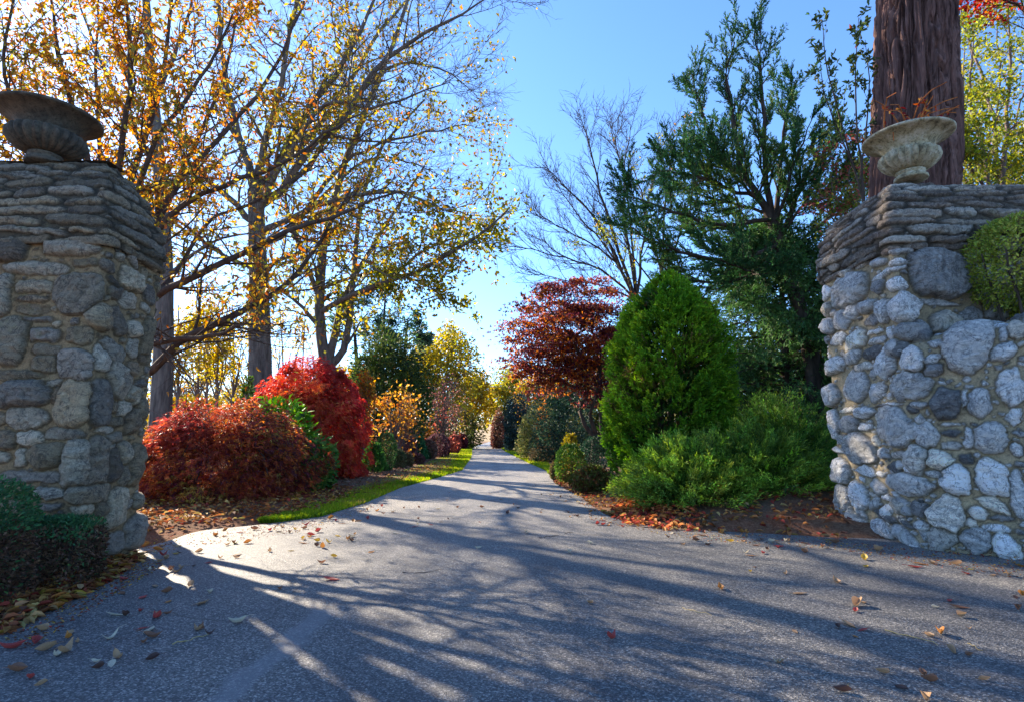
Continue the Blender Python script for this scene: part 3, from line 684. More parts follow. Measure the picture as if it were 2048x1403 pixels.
PALE = [(.64, .63, .61), (.72, .71, .69), (.57, .555, .53), (.48, .47, .455), (.78, .765, .74), (.62, .575, .505), (.55, .535, .51), (.30, .29, .28), (.7, .69, .67), (.2, .195, .19), (.66, .6, .5)]
MORT_R = (.56, .44, .27)
pier_r = thing('stone_pier', 'pale fieldstone gate pier with corbelled coping carrying the mossy urn, big trunk behind it', 'gate pier', (5.4, 6.35, 0))
pathR = rounded([(RX, RY1), (RX, RY0), (RX1, RY0), (RX1, RY1)], 0.06)
sft = -0.06 * 0.0
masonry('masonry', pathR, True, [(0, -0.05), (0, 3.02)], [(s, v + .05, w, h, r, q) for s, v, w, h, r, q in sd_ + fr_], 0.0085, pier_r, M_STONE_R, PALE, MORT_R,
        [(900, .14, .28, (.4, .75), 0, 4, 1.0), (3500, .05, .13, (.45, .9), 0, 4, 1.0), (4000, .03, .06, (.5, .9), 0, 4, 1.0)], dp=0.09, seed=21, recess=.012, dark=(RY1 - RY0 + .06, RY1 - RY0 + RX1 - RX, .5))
CAPR = [(-.02, 2.98), (.03, 3.02), (.055, 3.10), (.06, 3.22), (.03, 3.38), (.0, 3.52), (-.05, 3.66), (-.10, 3.77), (-.2, 3.82), (-.5, 3.93), (-.67, 3.95)]
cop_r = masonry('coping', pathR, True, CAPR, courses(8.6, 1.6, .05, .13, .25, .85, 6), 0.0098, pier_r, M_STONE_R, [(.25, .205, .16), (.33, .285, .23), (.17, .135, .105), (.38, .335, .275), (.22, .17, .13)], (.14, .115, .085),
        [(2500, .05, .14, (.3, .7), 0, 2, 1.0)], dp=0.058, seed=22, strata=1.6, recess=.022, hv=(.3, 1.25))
plate('capstone', RX + .66, RX1 - .66, RY0 + .62, RY1 - .62, 3.93, cop_r, M_STONE_R, (.26, .24, .21))
low = thing('low_wall', 'low curved wall of pale rounded fieldstones with tan mortar sweeping round to the road', 'wall', (5.2, 4.8, 0))
NW = 200
def lowwall():
    # profile goes up the front, over the rounded top and down behind
    prof = [(0, -.05), (0, 1.94), (-.03, 2.01), (-.10, 2.06), (-.22, 2.08), (-.36, 2.06), (-.43, 1.99), (-.45, 1.9), (-.45, 1.6)]
    sl = []
    for s, v, w, h, r, q in lw: sl.append((s, v + .05, w, h, r, q))
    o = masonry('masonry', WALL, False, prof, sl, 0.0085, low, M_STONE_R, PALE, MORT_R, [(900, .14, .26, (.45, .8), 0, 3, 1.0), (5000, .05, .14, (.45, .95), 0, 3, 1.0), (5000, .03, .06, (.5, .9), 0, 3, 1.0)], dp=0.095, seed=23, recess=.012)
    # raise the top line towards the road
    n = len(o.data.vertices); co = np.zeros(n * 3, np.float32); o.data.vertices.foreach_get('co', co); co = co.reshape(-1, 3)
    org = ORG[low.name]
    x = co[:, 0] + org[0]
    add = np.interp(x, [3.9, 4.2, 4.8, 5.6, 7.0], [0.0, .02, .10, .20, .25])
    y = co[:, 1] + org[1]; add = add + .10 * (fbm(x * 4.2 + y * 3.1, y * 0 + 2.0, 31, 2) - .45)
    add = add * np.clip((co[:, 2] - 1.2) / .8, 0, 1)
    co[:, 2] += add
    o.data.vertices.foreach_set('co', co.ravel()); o.data.update()
lowwall()
# soil ledge between the low wall and the pier
ledge = [(4.3, 5.9), (4.3, 5.6), (5.05, 5.2), (6.8, 3.9), (9.6, 2.6), (9.6, 5.9)]
V = np.array([(x, y, 1.9) for x, y in ledge] + [(x, y, 1.5) for x, y in ledge])
Ff = [np.array([[0, 1, 2, 3, 4, 5]])] + [np.array([[i, (i + 1) % 6, 6 + (i + 1) % 6, 6 + i] for i in range(6)])]
mk('raised_bed_soil', V, Ff, M_SOIL, kind='structure')

# ------------------------------------------------------------------ urns
def lathe(prof, n=96, flute=None):
    prof = np.asarray(prof, float); m = len(prof); a = np.linspace(0, 2 * PI, n, endpoint=False)
    r = np.repeat(prof[:, :1], n, 1)
    if flute is not None:
        amt, lobes = flute
        r = r * (1 + (np.asarray(amt)[:, None]) * (np.abs(np.sin(a * lobes / 2))[None] - .6))
    V = np.stack([r * np.cos(a), r * np.sin(a), np.repeat(prof[:, 1:2], n, 1)], -1)
    i = np.arange(m * n).reshape(m, n)
    Fq = np.stack([i[:-1], np.roll(i[:-1], -1, 1), np.roll(i[1:], -1, 1), i[1:]], -1).reshape(-1, 4)
    return V.reshape(-1, 3), Fq
def bez(pts, m): return resample([(p[0], 0, p[1]) for p in pts], m)[:, [0, 2]]
def make_urn(label, loc, m, tilt, s=1.0, tall=.88, fat=1.0):
    t = thing('garden_urn', label, 'urn', loc)
    R = Matrix.Rotation(tilt[0], 3, 'X') @ Matrix.Rotation(tilt[1], 3, 'Y')
    R = np.array(R)
    def put(name, VF):
        V, Fq = VF; V = (V * np.array([s, s, s * tall])) @ R.T + np.array(loc)
        mk(name, V, Fq, m, t, smooth=True)
    put('foot', lathe([(0, 0), (.19, 0), (.2, .02), (.195, .05), (.165, .07), (.155, .1), (.175, .115), (.172, .135), (.14, .15)]))
    bp = bez([(.13, .145), (.2, .165), (.28, .22), (.335, .30), (.34, .37), (.315, .425), (.29, .44)], 26)
    am = np.interp(np.linspace(0, 1, 26), [0, .12, .8, .93, 1], [.0, .16, .17, .05, 0])
    bp = bp * np.array([fat, 1.0]); put('bowl', lathe(bp, 192, (am, 24)))
    put('rim', lathe([(.29, .437), (.275, .455), (.285, .48), (.31, .53), (.355, .58), (.42, .625), (.49, .655), (.522, .665), (.535, .68), (.535, .70), (.52, .712), (.49, .70), (.4, .66), (.33, .6), (.28, .5), (.05, .48), (.0, .48)]))
    return t
urn_l = P(112, 300, 5.03)
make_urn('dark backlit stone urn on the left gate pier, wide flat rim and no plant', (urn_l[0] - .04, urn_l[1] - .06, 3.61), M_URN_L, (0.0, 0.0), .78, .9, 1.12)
urn_r = P(1822, 358, 6.1)
make_urn('yellowed mossy stone urn on the right gate pier holding withered red stems', (urn_r[0], urn_r[1], urn_r[2] - .02), M_URN_R, (0.02, 0.0), .85)
UR = np.array([urn_r[0], urn_r[1], urn_r[2] - .02])
# withered plant in the right urn
pl = thing('withered_plant', 'withered red and orange stems drooping in the mossy urn', 'plant', tuple(UR + [0, 0, .5]))
n = 26
st = UR + np.stack([rng.uniform(-.2, .2, n), rng.uniform(-.2, .2, n), np.full(n, .40)], -1)
d = unit(np.stack([rng.normal(0, .5, n), rng.normal(0, .5, n), np.ones(n)], -1)); PLs = np.zeros((n, 6, 3)); PLs[:, 0] = st
hh = rng.uniform(.45, .85, (n, 1))
for i in range(1, 6):
    PLs[:, i] = PLs[:, i - 1] + d * hh / 5; d = unit(d + rng.normal(0, .25, (n, 3)) + np.array([0, 0, -.12 * i]))
V, Fq = tubes(PLs, np.linspace(.011, .005, 6)[None].repeat(n, 0), 5)
mk('stem', V, Fq, bark_mat('red_stem', (.25, .06, .02), (.5, .2, .06), 12, 1.0, .1), pl, smooth=True)
pos, tn = on_twigs(PLs, 9, (.1, .75)); 
foliage('foliage', pos, unit(tn * .2 + np.array([0, 0, -.6]) + rng.normal(0, .6, pos.shape)), rng.uniform(.04, .08, len(pos)), .025, palette(len(pos), [(.35, .03, .03), (.4, .08, .02), (.22, .03, .03), (.4, .18, .05)], None, .25), M_LEAF, pl, 'oval', .3, .4)
# ------------------------------------------------------------------ plants: general makers
def stems(center, h, spread, n, r, parent, m, name='stem', m_pts=6, up=.25, base=.12):
    """a fan of stems from one foot"""
    a = rng.uniform(0, 2 * PI, n); PLs = np.zeros((n, m_pts, 3)); c = np.asarray(center, float)
    PLs[:, 0] = c + np.stack([np.cos(a) * base * rng.uniform(.2, 1, n), np.sin(a) * base * rng.uniform(.2, 1, n), np.zeros(n)], -1)
    d = unit(np.stack([np.cos(a) * spread, np.sin(a) * spread, np.ones(n)], -1) + rng.normal(0, .15, (n, 3)))
    for i in range(1, m_pts):
        PLs[:, i] = PLs[:, i - 1] + d * h / (m_pts - 1); d = unit(d + rng.normal(0, .16, (n, 3)) + np.array([0, 0, up * .3]))
    R = np.linspace(r, r * .35, m_pts)[None].repeat(n, 0)
    V, Fq = tubes(PLs, R, 6)
    mk(name, V, Fq, m, parent, smooth=True)
    return PLs, R
def base_of(px0, px1, pyb, depth_r=None):
    c = G((px0 + px1) / 2, pyb); rx = PX(px0, px1, c[1]) / 2
    ry = rx if depth_r is None else depth_r
    cy = c[1] + ry; rx = PX(px0, px1, cy) / 2
    x = ((px0 + px1) / 2 - 1024) / F * (cy * CP)          # keep the bearing
    return np.array([x, cy, 0.0]), rx
def ztop(py, Y): return P(1024, py, Y)[2]

def broad_shrub(name, label, cat, px0, px1, pyt, pyb, n, Lf, cols, w=None, lump=.2, inner=.35, group=None, kind='diamond', Y=None, flat=.0, ry=None, mleaf=None, stems_n=7, zlow=0.0, taper=None, clump=.5, droop=0.0, shape='dome', bark=None, freq=2.0, wl=.5):
    if Y is None: c, rx = base_of(px0, px1, pyb, ry)
    else:
        pr = P((px0 + px1) / 2, 868, Y); c = np.array([pr[0], Y, 0.0]); rx = PX(px0, px1, Y) / 2
    ry_ = rx if ry is None else ry
    c[2] = float(H(c[0], c[1]))
    zt = ztop(pyt, c[1]); zl = c[2] + zlow; hz = (zt - zl)
    t = thing(name, label, cat, tuple(c), group)
    PLs, R = stems(c, hz * .75 + zlow * .6, .5 * rx / max(hz, .3) + .15, stems_n, max(.012, .018 * rx), t, bark or M_BARK_DARK)
    if shape == 'dome':
        cc = c + np.array([0, 0, zl - c[2] + hz * .38]); rad = np.array([rx, ry_, hz * .62])
        pos, nr = shell(cc, rad, n, lump, inner, -1, freq, rng.uniform(0, 9), taper)
        low = pos[:, 2] < zl + .02
        pos[low, 2] = zl + rng.uniform(.02, .25, low.sum()) * hz
    d = unit(nr + rng.normal(0, .75, nr.shape) + np.array([0, 0, .15 - droop]))
    col = palette(n := len(pos), cols, w, .2, pos, clump, 1.6 / max(rx, .3))
    foliage('foliage', pos, d, 1.3 * Lf * rng.uniform(.6, 1.3, n), 1.35 * Lf * wl * rng.uniform(.7, 1.2, n), col, mleaf or M_NEEDLE, t, kind, .25, .15, nrm=unit(nr + rng.normal(0, .6, nr.shape)))
    return t, c, rx, hz

def tufted(name, label, cat, c, pts, nrm, n_per, Lf, W, cols, w, spread, updir, parent=None, group=None, clump=.5, freq=1.0, tuft_len=.2, mleaf=None, fname='foliage'):
    """conifer foliage: every tuft is a little fan of slim sprays"""
    N = len(pts)
    ax = unit(nrm + updir + rng.normal(0, .25, nrm.shape))
    ln = tuft_len * rng.uniform(.6, 1.25, N)
    k = n_per
    tt = rng.uniform(0, 1, (N, k))
    base = pts[:, None] + ax[:, None] * (tt * ln[:, None])[..., None]
    d = unit(ax[:, None] + spread * rng.normal(0, 1, (N, k, 3)))
    base = base.reshape(-1, 3); d = d.reshape(-1, 3)
    cb = palette(N, cols, w, .16, pts, clump, freq)
    bright = (0.75 + .5 * tt)[..., None]                    # new growth at the tip of each tuft is paler
    col = (cb[:, None] * bright * np.exp(rng.normal(0, .12, (N, k, 1)))).reshape(-1, 3)
    return foliage(fname, base, d, Lf * rng.uniform(.6, 1.3, N * k), W, np.clip(col, .002, .9), mleaf or M_NEEDLE, parent, 'spray', 0, .1)

def clipped(name, label, cat, c, rad, n, Lf, cols, group=None, q=2.2, flat_top=None, w=None, parent=None, tuft=True, inner=.12, lump=.04, updir=(0, 0, .2), wl=.45, ground=None, bare=None):
    """small clipped evergreen: superellipsoid skin of small leaves on short stems"""
    c = np.asarray(c, float)
    t = thing(name, label, cat, (c[0], c[1], 0), group)
    foot = np.array([c[0], c[1], (float(H(c[0], c[1])) if ground is None else ground) - .02])
    stems(foot, max(.1, (c[2] - foot[2]) + rad[2] * .4), .35, 6, .015 + .01 * rad[0], t, M_BARK_DARK)
    d = randdir(n)
    f = (np.abs(d[:, 0]) ** q + np.abs(d[:, 1]) ** q + np.abs(d[:, 2]) ** q) ** (-1 / q)
    r = f * (1 + lump * n3(d, 5) + lump * .7 * n3(d, 11)) * (1 - inner * rng.uniform(0, 1, n) ** 2)
    pos = c + d * r[:, None] * np.asarray(rad)
    pos = pos[pos[:, 2] > foot[2] + .01]; n = len(pos)
    nr = unit((pos - c) / np.asarray(rad) ** 1.5)
    dd = unit(nr + rng.normal(0, .7, nr.shape) + np.asarray(updir))
    col = palette(n, cols, w, .2, pos, .45, 3.0 / max(rad[0], .2))
    if bare is not None:                                      # woody, thinly leafed lower half
        lo_ = (pos[:, 2] < bare + .05 * n3(pos, 9)) & (rng.uniform(0, 1, n) < .93)
        col[lo_] = palette(int(lo_.sum()), [(.11, .06, .035), (.06, .036, .024), (.16, .09, .055)], None, .25)
    foliage('foliage', pos, dd, Lf * rng.uniform(.6, 1.3, n), Lf * wl, col, M_NEEDLE, t, 'diamond', .2, .15, nrm=unit(nr + rng.normal(0, .6, nr.shape)))
    return t

GREEN_D = [(.012, .035, .014), (.02, .055, .02), (.03, .075, .025)]
GREEN_M = [(.02, .06, .012), (.04, .1, .015), (.07, .15, .02)]
OLIVE = [(.05, .07, .02), (.10, .11, .025), (.18, .16, .03)]
YELLOW = [(.16, .14, .02), (.32, .23, .02), (.45, .30, .03), (.5, .26, .03)]

# ------------------------------------------------------------------ the lacy maples and their neighbours, left
def lace_maple(name, label, px0, px1, pyt, pyb, n, cols, w, trunk_px, group, lf=.11, seed=1):
    c, rx = base_of(px0, px1, pyb)
    c[2] = float(H(c[0], c[1])); zt = ztop(pyt, c[1]); hz = zt - c[2]
    t = thing(name, label, 'maple', tuple(c), group)
    foot = G(*trunk_px) if trunk_px else c
    foot = np.array([foot[0], min(foot[1] + .2, c[1]), c[2] - .03])
    top = np.array([c[0] * .5 + foot[0] * .5, c[1], c[2] + hz * .62])
    # short crooked trunk, limbs that arch out and weep
    tr = resample([foot, foot * .75 + top * .25 + [.08, .03, 0], foot * .4 + top * .6 + [-.1, 0, .05], top], 10, .012)
    V, Fq = tubes(tr[None], np.linspace(.085, .05, 10)[None], 8); mk('trunk', V, Fq, M_BARK_DARK, t, smooth=True)
    nl = 16; a = np.arange(nl) * 2 * PI / nl + rng.uniform(-.2, .2, nl)
    L1 = np.zeros((nl, 9, 3)); L1[:, 0] = top
    for i in range(1, 9):
        u = i / 8
        L1[:, i] = np.stack([c[0] + (top[0] - c[0]) * (1 - u) + np.cos(a) * rx * .93 * u, c[1] + np.sin(a) * rx * .93 * u, np.full(nl, top[2]) + hz * (.28 * np.sin(u * PI * .62) - .66 * u ** 2.2)], -1) + rng.normal(0, .03, (nl, 3))
    R1 = np.linspace(.035, .009, 9)[None].repeat(nl, 0)
    L2, R2 = sub(L1, R1, 12, (.1, .9), (20, 70), absL=(.25 * rx, .5 * rx), up=-.16, wander=.2, m=7, rr=.55, rmin=.004)
    V, Fq = joinVF([tubes(L1, R1, 5), tubes(L2, R2, 3)]); mk('branch', V, Fq, M_BARK_DARK, t)
    L3, R3 = sub(L1, R1, 7, (.15, .8), (25, 70), absL=(.35 * rx, .6 * rx), up=.10, wander=.12, m=6, rr=.4, rmin=.0035)
    V, Fq = tubes(L3, R3, 3); mk('twig', V, Fq, M_BARK_TWIG, t)
    # leaves : weeping layers over the outside plus loose ones inside
    cc = c + np.array([0, 0, hz * .16]); rad = np.array([rx, rx, hz * .84])
    n1 = int(n * .85)
    pos, nr = shell(cc, rad, n1, .10, .45, -.22, 2.8, seed)
    q = (pos[:, 2] - c[2]) / hz; sc_ = np.interp(q, [0, .25, .6], [.84, .97, 1.0])[:, None]; pos[:, :2] = c[:2] + (pos[:, :2] - c[:2]) * sc_
    pos = pos + rng.normal(0, .03, pos.shape)
    keep = pos[:, 2] > c[2] + .05; pos, nr = pos[keep], nr[keep]
    p2, tn = on_twigs(L2, max(1, int(n * .2 / len(L2))), (.3, 1)); p2 = p2[p2[:, 2] > c[2] + .03]
    # hanging tufts: leaves gathered along short weeping fans, layer over layer
    nc = 300; per = max(8, n1 // nc); pc, nc_ = shell(cc, rad, nc, .10, .5, -.2, 2.8, seed + 3); nc = len(pc)
    q = (pc[:, 2] - c[2]) / hz; pc[:, :2] = c[:2] + (pc[:, :2] - c[:2]) * np.interp(q, [0, .25, .6], [.84, .97, 1.0])[:, None]
    down = unit(nc_ * np.array([1, 1, 0]) * .75 + np.array([0, 0, -.8])); lat = unit(np.cross(down, nc_)); up_ = np.cross(lat, down)
    tt = rng.uniform(0, 1, (nc, per)); la = rng.normal(0, 1, (nc, per)) * (.10 + .10 * tt)
    sz = rng.uniform(.7, 1.4, (nc, 1))
    pt = pc[:, None] + down[:, None] * (tt * sz * .16 * rx)[..., None] + lat[:, None] * (la * sz)[..., None] + up_[:, None] * ((.05 - .09 * tt ** 2 - .9 * la ** 2) + rng.normal(0, .015, tt.shape))[..., None]
    pt = pt.reshape(-1, 3); nt_ = np.repeat(nc_, per, 0)
    ok = pt[:, 2] > c[2] + .02; pt, nt_ = pt[ok], nt_[ok]; cid = np.repeat(rng.normal(0, .28, nc), per)[ok]
    m1 = int(len(pos) * .45); pos, nr = pos[:m1], nr[:m1]
    shade_j = np.concatenate([np.zeros(len(pos)), cid, np.zeros(len(p2))])
    pos = np.concatenate([pos, pt, p2 + rng.normal(0, .05, p2.shape)]); nr = np.concatenate([nr, nt_, unit(p2 - cc)])
    N = len(pos)
    col0 = palette(N, cols, w, .2, pos, .6, 1.7) * np.exp(shade_j)[:, None]
    col0 = np.clip(col0, .002, .8)
    out = unit(nr * np.array([1, 1, .3])); ax = unit(out * .8 + np.array([0, 0, -.75]) + rng.normal(0, .35, out.shape))
    # each leaf: five thread-like lobes
    k = 5
    sp = unit(np.cross(ax, unit(nr + rng.normal(0, .4, nr.shape))))
    ang = np.radians(np.array([-62, -30, 0, 30, 62]))
    d = unit(ax[:, None] * np.cos(ang)[None, :, None] + sp[:, None] * np.sin(ang)[None, :, None])
    ll = lf * rng.uniform(.7, 1.25, (N, 1)) * np.array([.6, .85, 1, .85, .6])[None]
    P0 = np.repeat(pos, k, 0)
    foliage('foliage', P0, d.reshape(-1, 3), ll.ravel(), lf * .13, np.repeat(col0, k, 0), M_LEAF, t, 'diamond', .1, .15)
    return t, c, rx, hz
DEEP_RED = [(.17, .035, .038), (.24, .05, .042), (.36, .09, .045), (.52, .2, .06), (.12, .032, .042), (.30, .24, .06)]
HOT_RED = [(.34, .04, .045), (.52, .075, .055), (.64, .17, .07), (.66, .30, .08), (.19, .03, .045)]
lace_maple('laceleaf_maple', 'low weeping dark crimson lace-leaved maple next to the left gate pier', 282, 628, 808, 1015, 19000, DEEP_RED, [4.5, 5, 3, 1.4, 2.6, .4], (330, 1008), 'weeping lace maples', .095, 1)
lace_maple('laceleaf_maple', 'tall domed bright scarlet lace-leaved maple at the edge of the lawn', 500, 727, 724, 968, 30000, HOT_RED, [2.5, 5, 4, 2, 1.5], (640, 950), 'weeping lace maples', .11, 4)

def rhodo():
    Y = 11.6
    t, c, rx, hz = broad_shrub('rhododendron', 'bright green broad-leaved shrub squeezed between the two red maples', 'shrub', 492, 612, 800, 960, 2600, .14, [(.04, .12, .015), (.09, .22, .02), (.18, .32, .03), (.03, .07, .02)], [3, 4, 2, 1], .2, .4, None, 'diamond', Y, ry=.9, stems_n=8, wl=.38)
rhodo()
broad_shrub('rhododendron', 'low green shrub spilling towards the lawn under the scarlet maple', 'shrub', 585, 668, 878, 975, 1500, .10, [(.03, .10, .02), (.06, .16, .03), (.12, .22, .04), (.2, .2, .05)], None, .2, .4, None, 'diamond', 10.9, ry=.5, stems_n=6, wl=.4)

def cone_conifer(label, px0, px1, pyt, pyb, Y, n, cols, group=None, name='conical_conifer', cat='conifer', sp=.35, per=14, power=.8):
    pr = P((px0 + px1) / 2, 868, Y); c = np.array([pr[0], Y, float(H(pr[0], Y))]); rx = PX(px0, px1, Y) / 2
    zt = ztop(pyt, Y); hz = zt - c[2]
    t = thing(name, label, cat, tuple(c), group)
    tr = resample([c, c + [0.02, 0, hz * .5], c + [0, 0, hz * .93]], 8, .005); V, Fq = tubes(tr[None], np.linspace(.05 + .02 * rx, .01, 8)[None], 6); mk('trunk', V, Fq, M_BARK_DARK, t, smooth=True)
    u = rng.uniform(.0, 1, n) ** 1.25; a = rng.uniform(0, 2 * PI, n)
    r = rx * np.clip((1 - u) ** power * 1.05, 0, 1) * sstep(-.15, .12, u) * (1 + .12 * n3(np.stack([np.cos(a), np.sin(a), u * 3], -1), 2.5)) * (1 - .3 * rng.uniform(0, 1, n) ** 2)
    pos = c + np.stack([np.cos(a) * r, np.sin(a) * r, u * hz * .97], -1); nr = np.stack([np.cos(a), np.sin(a), np.full(n, .25)], -1)
    tufted(name, label, cat, c, pos, nr, per, .09 * max(.7, rx), .018 * max(.8, rx) * (1 + Y / 30), cols, None, sp, np.array([0, 0, .8]), parent=t, tuft_len=.16 * max(.7, rx), freq=1.6)
    return t
cone_conifer('small green conifer poking up between the two red maples', 466, 514, 752, 900, 14.8, 420, [(.04, .09, .02), (.08, .14, .02), (.03, .06, .03)])

# ------------------------------------------------------------------ row of clipped evergreens along the left verge
row = [  # px0 px1 pyt pyb shape colours label
    (729, 769, 888, 951, 'cone', [(.02, .06, .015), (.04, .10, .015), (.07, .14, .02)], 'bright green clipped cone right beside the scarlet maple, first of the verge row'),
    (754, 792, 866, 945, 'egg', [(.02, .05, .015), (.035, .08, .02), (.09, .08, .04)], 'tall green egg-shaped clipped evergreen with a browner foot, by the lawn verge'),
    (766, 790, 862, 925, 'cone', [(.03, .09, .015), (.05, .13, .02), (.08, .18, .02)], 'slim vivid green cone standing just behind the tall egg-shaped evergreen'),
    (784, 811, 900, 939, 'ball', [(.03, .05, .02), (.06, .07, .03), (.1, .08, .04)], 'round olive clipped ball next to the tall egg-shaped evergreen'),
    (806, 826, 907, 936, 'ball', [(.07, .06, .03), (.1, .07, .04), (.05, .06, .02)], 'small brownish clipped ball by the lawn edge beside the olive ball'),
    (800, 832, 872, 928, 'ball', [(.08, .03, .03), (.12, .05, .05), (.06, .03, .03)], 'rusty purple rounded mound behind the small brownish ball'),
    (818, 848, 908, 931, 'ball', [(.05, .02, .025), (.08, .035, .035), (.04, .03, .02)], 'low dark maroon mound at the lawn edge'),
    (820, 853, 871, 925, 'cone', [(.012, .05, .02), (.02, .075, .03), (.05, .10, .03)], 'blue-green broad clipped cone in the middle of the verge row'),
    (848, 864, 892, 920, 'ball', [(.03, .07, .03), (.05, .09, .03)], 'little green clipped ball beside the blue-green cone'),
    (845, 873, 880, 920, 'ball', [(.10, .055, .04), (.14, .08, .06), (.07, .04, .03)], 'brown dome-topped clipped shrub beyond the blue-green cone'),
    (852, 898, 868, 916, 'ball', [(.045, .02, .025), (.07, .03, .035), (.09, .05, .05)], 'wide dark purple weeping mound beyond the brown dome'),
    (874, 898, 890, 914, 'ball', [(.03, .015, .02), (.05, .025, .025)], 'blackish purple ball at the lawn edge in front of the wide purple mound'),
    (896, 921, 870, 907, 'ball', [(.18, .05, .04), (.12, .03, .03), (.2, .09, .05)], 'reddish clipped shrub near the far end of the verge row'),
    (915, 934, 868, 898, 'ball', [(.10, .02, .03), (.06, .015, .02)], 'dark red shrub last of the verge row before the far pier'),
]
for (a, b, yt, yb, shp, cols, lab) in row:
    cols = [tuple(min(.5, 2.1 * x) for x in q_) for q_ in cols]
    c, rx = base_of(a, b, yb); zt = ztop(yt, c[1]); far = c[1] / 16
    if shp == 'cone':
        t = cone_conifer(lab, a, b, yt, yb, c[1], 520, cols, 'clipped evergreens along the lawn verge', 'clipped_shrub', 'shrub', .5, 14, .62)
    else:
        q = 2.3 if shp == 'ball' else 2.1
        clipped('clipped_shrub', lab, 'shrub', (c[0], c[1], zt / 2), (rx, rx, zt / 2), 3800, .06 * far ** .6, cols, 'clipped evergreens along the lawn verge', q)

# ------------------------------------------------------------------ arborvitae, junipers, hemlock, boxwoods on the right
def arborvitae():
    Y = 10.2; c = np.array([P(1338, 868, Y)[0], Y, 0.02]); rx = PX(1212, 1470, Y) / 2 * .93; zt = ztop(543, Y)
    t = thing('arborvitae', 'big glossy green flame-shaped conifer with bright upright sprays at the road edge', 'conifer', tuple(c))
    foot = [c + [dx, dy, 0] for dx, dy in ((0, 0), (.2, .1), (-.15, .12))]
    PLs = np.array([resample([f, f + [.05, 0, zt * .4], c + [0, 0, zt * (.9 - .1 * i)]], 9, .01) for i, f in enumerate(foot)])
    V, Fq = tubes(PLs, np.linspace(.08, .012, 9)[None].repeat(3, 0), 7); mk('trunk', V, Fq, M_BARK_DARK, t, smooth=True)
    NC = 350; per_c = 44; N = NC * per_c
    uc = np.repeat(rng.uniform(0, 1, NC) ** 1.02, per_c); ac = np.repeat(rng.uniform(0, 2 * PI, NC), per_c); dc = np.repeat(rng.uniform(.0, .34, NC) ** 1.0, per_c)
    g = rng.uniform(0, 1, N)                                  # along each flame-like clump, foot to tip
    u = np.clip(uc + .12 * (g - .5), 0, 1); a = ac + rng.normal(0, .12, N) * (1.15 - g)
    prof = np.interp(u, [0, .12, .3, .5, .68, .82, .92, .97, 1], [.72, .86, .99, 1.0, .86, .62, .36, .18, .02])
    dirs = np.stack([np.cos(a), np.sin(a), u * 2.5], -1)
    r = rx * prof * (1 + .09 * n3(dirs, 2.0) + .10 * n3(dirs, 5.5) + .06 * n3(dirs, 11.0)) * (1 - dc * rng.uniform(.6, 1, N) - .26 * (1 - g) ** 1.5 * rng.uniform(0, 1, N) + .05 * g)
    lean = .10 * (u - .4)
    pos = c + np.stack([np.cos(a) * r + lean, np.sin(a) * r, .02 + u * (zt - .22)], -1)
    nr = np.stack([np.cos(a), np.sin(a), np.full(N, .1)], -1)
    tufted('', '', '', c, pos, nr, 15, .062, .021, [(.045, .13, .014), (.08, .20, .014), (.14, .28, .016), (.25, .38, .025), (.13, .10, .03)], [2.8, 4, 3.2, 1.8, 1.0], .5, np.array([0, 0, .75]), parent=t, tuft_len=.17, freq=2.6)
    # inner, older growth
    n2 = 9000; u2 = rng.uniform(0, .93, n2); a2 = rng.uniform(0, 2 * PI, n2); r2 = rx * np.interp(u2, [0, .12, .3, .5, .68, .82, .92, .97, 1], [.72, .86, .99, 1.0, .86, .62, .36, .18, .02]) * rng.uniform(.35, .8, n2)
    p2 = c + np.stack([np.cos(a2) * r2 + .1 * (u2 - .4), np.sin(a2) * r2, u2 * (zt - .2)], -1)
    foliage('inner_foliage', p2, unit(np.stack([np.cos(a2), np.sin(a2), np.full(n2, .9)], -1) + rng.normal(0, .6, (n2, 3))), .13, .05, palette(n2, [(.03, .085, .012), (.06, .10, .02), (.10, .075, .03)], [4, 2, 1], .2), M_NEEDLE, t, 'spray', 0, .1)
arborvitae()

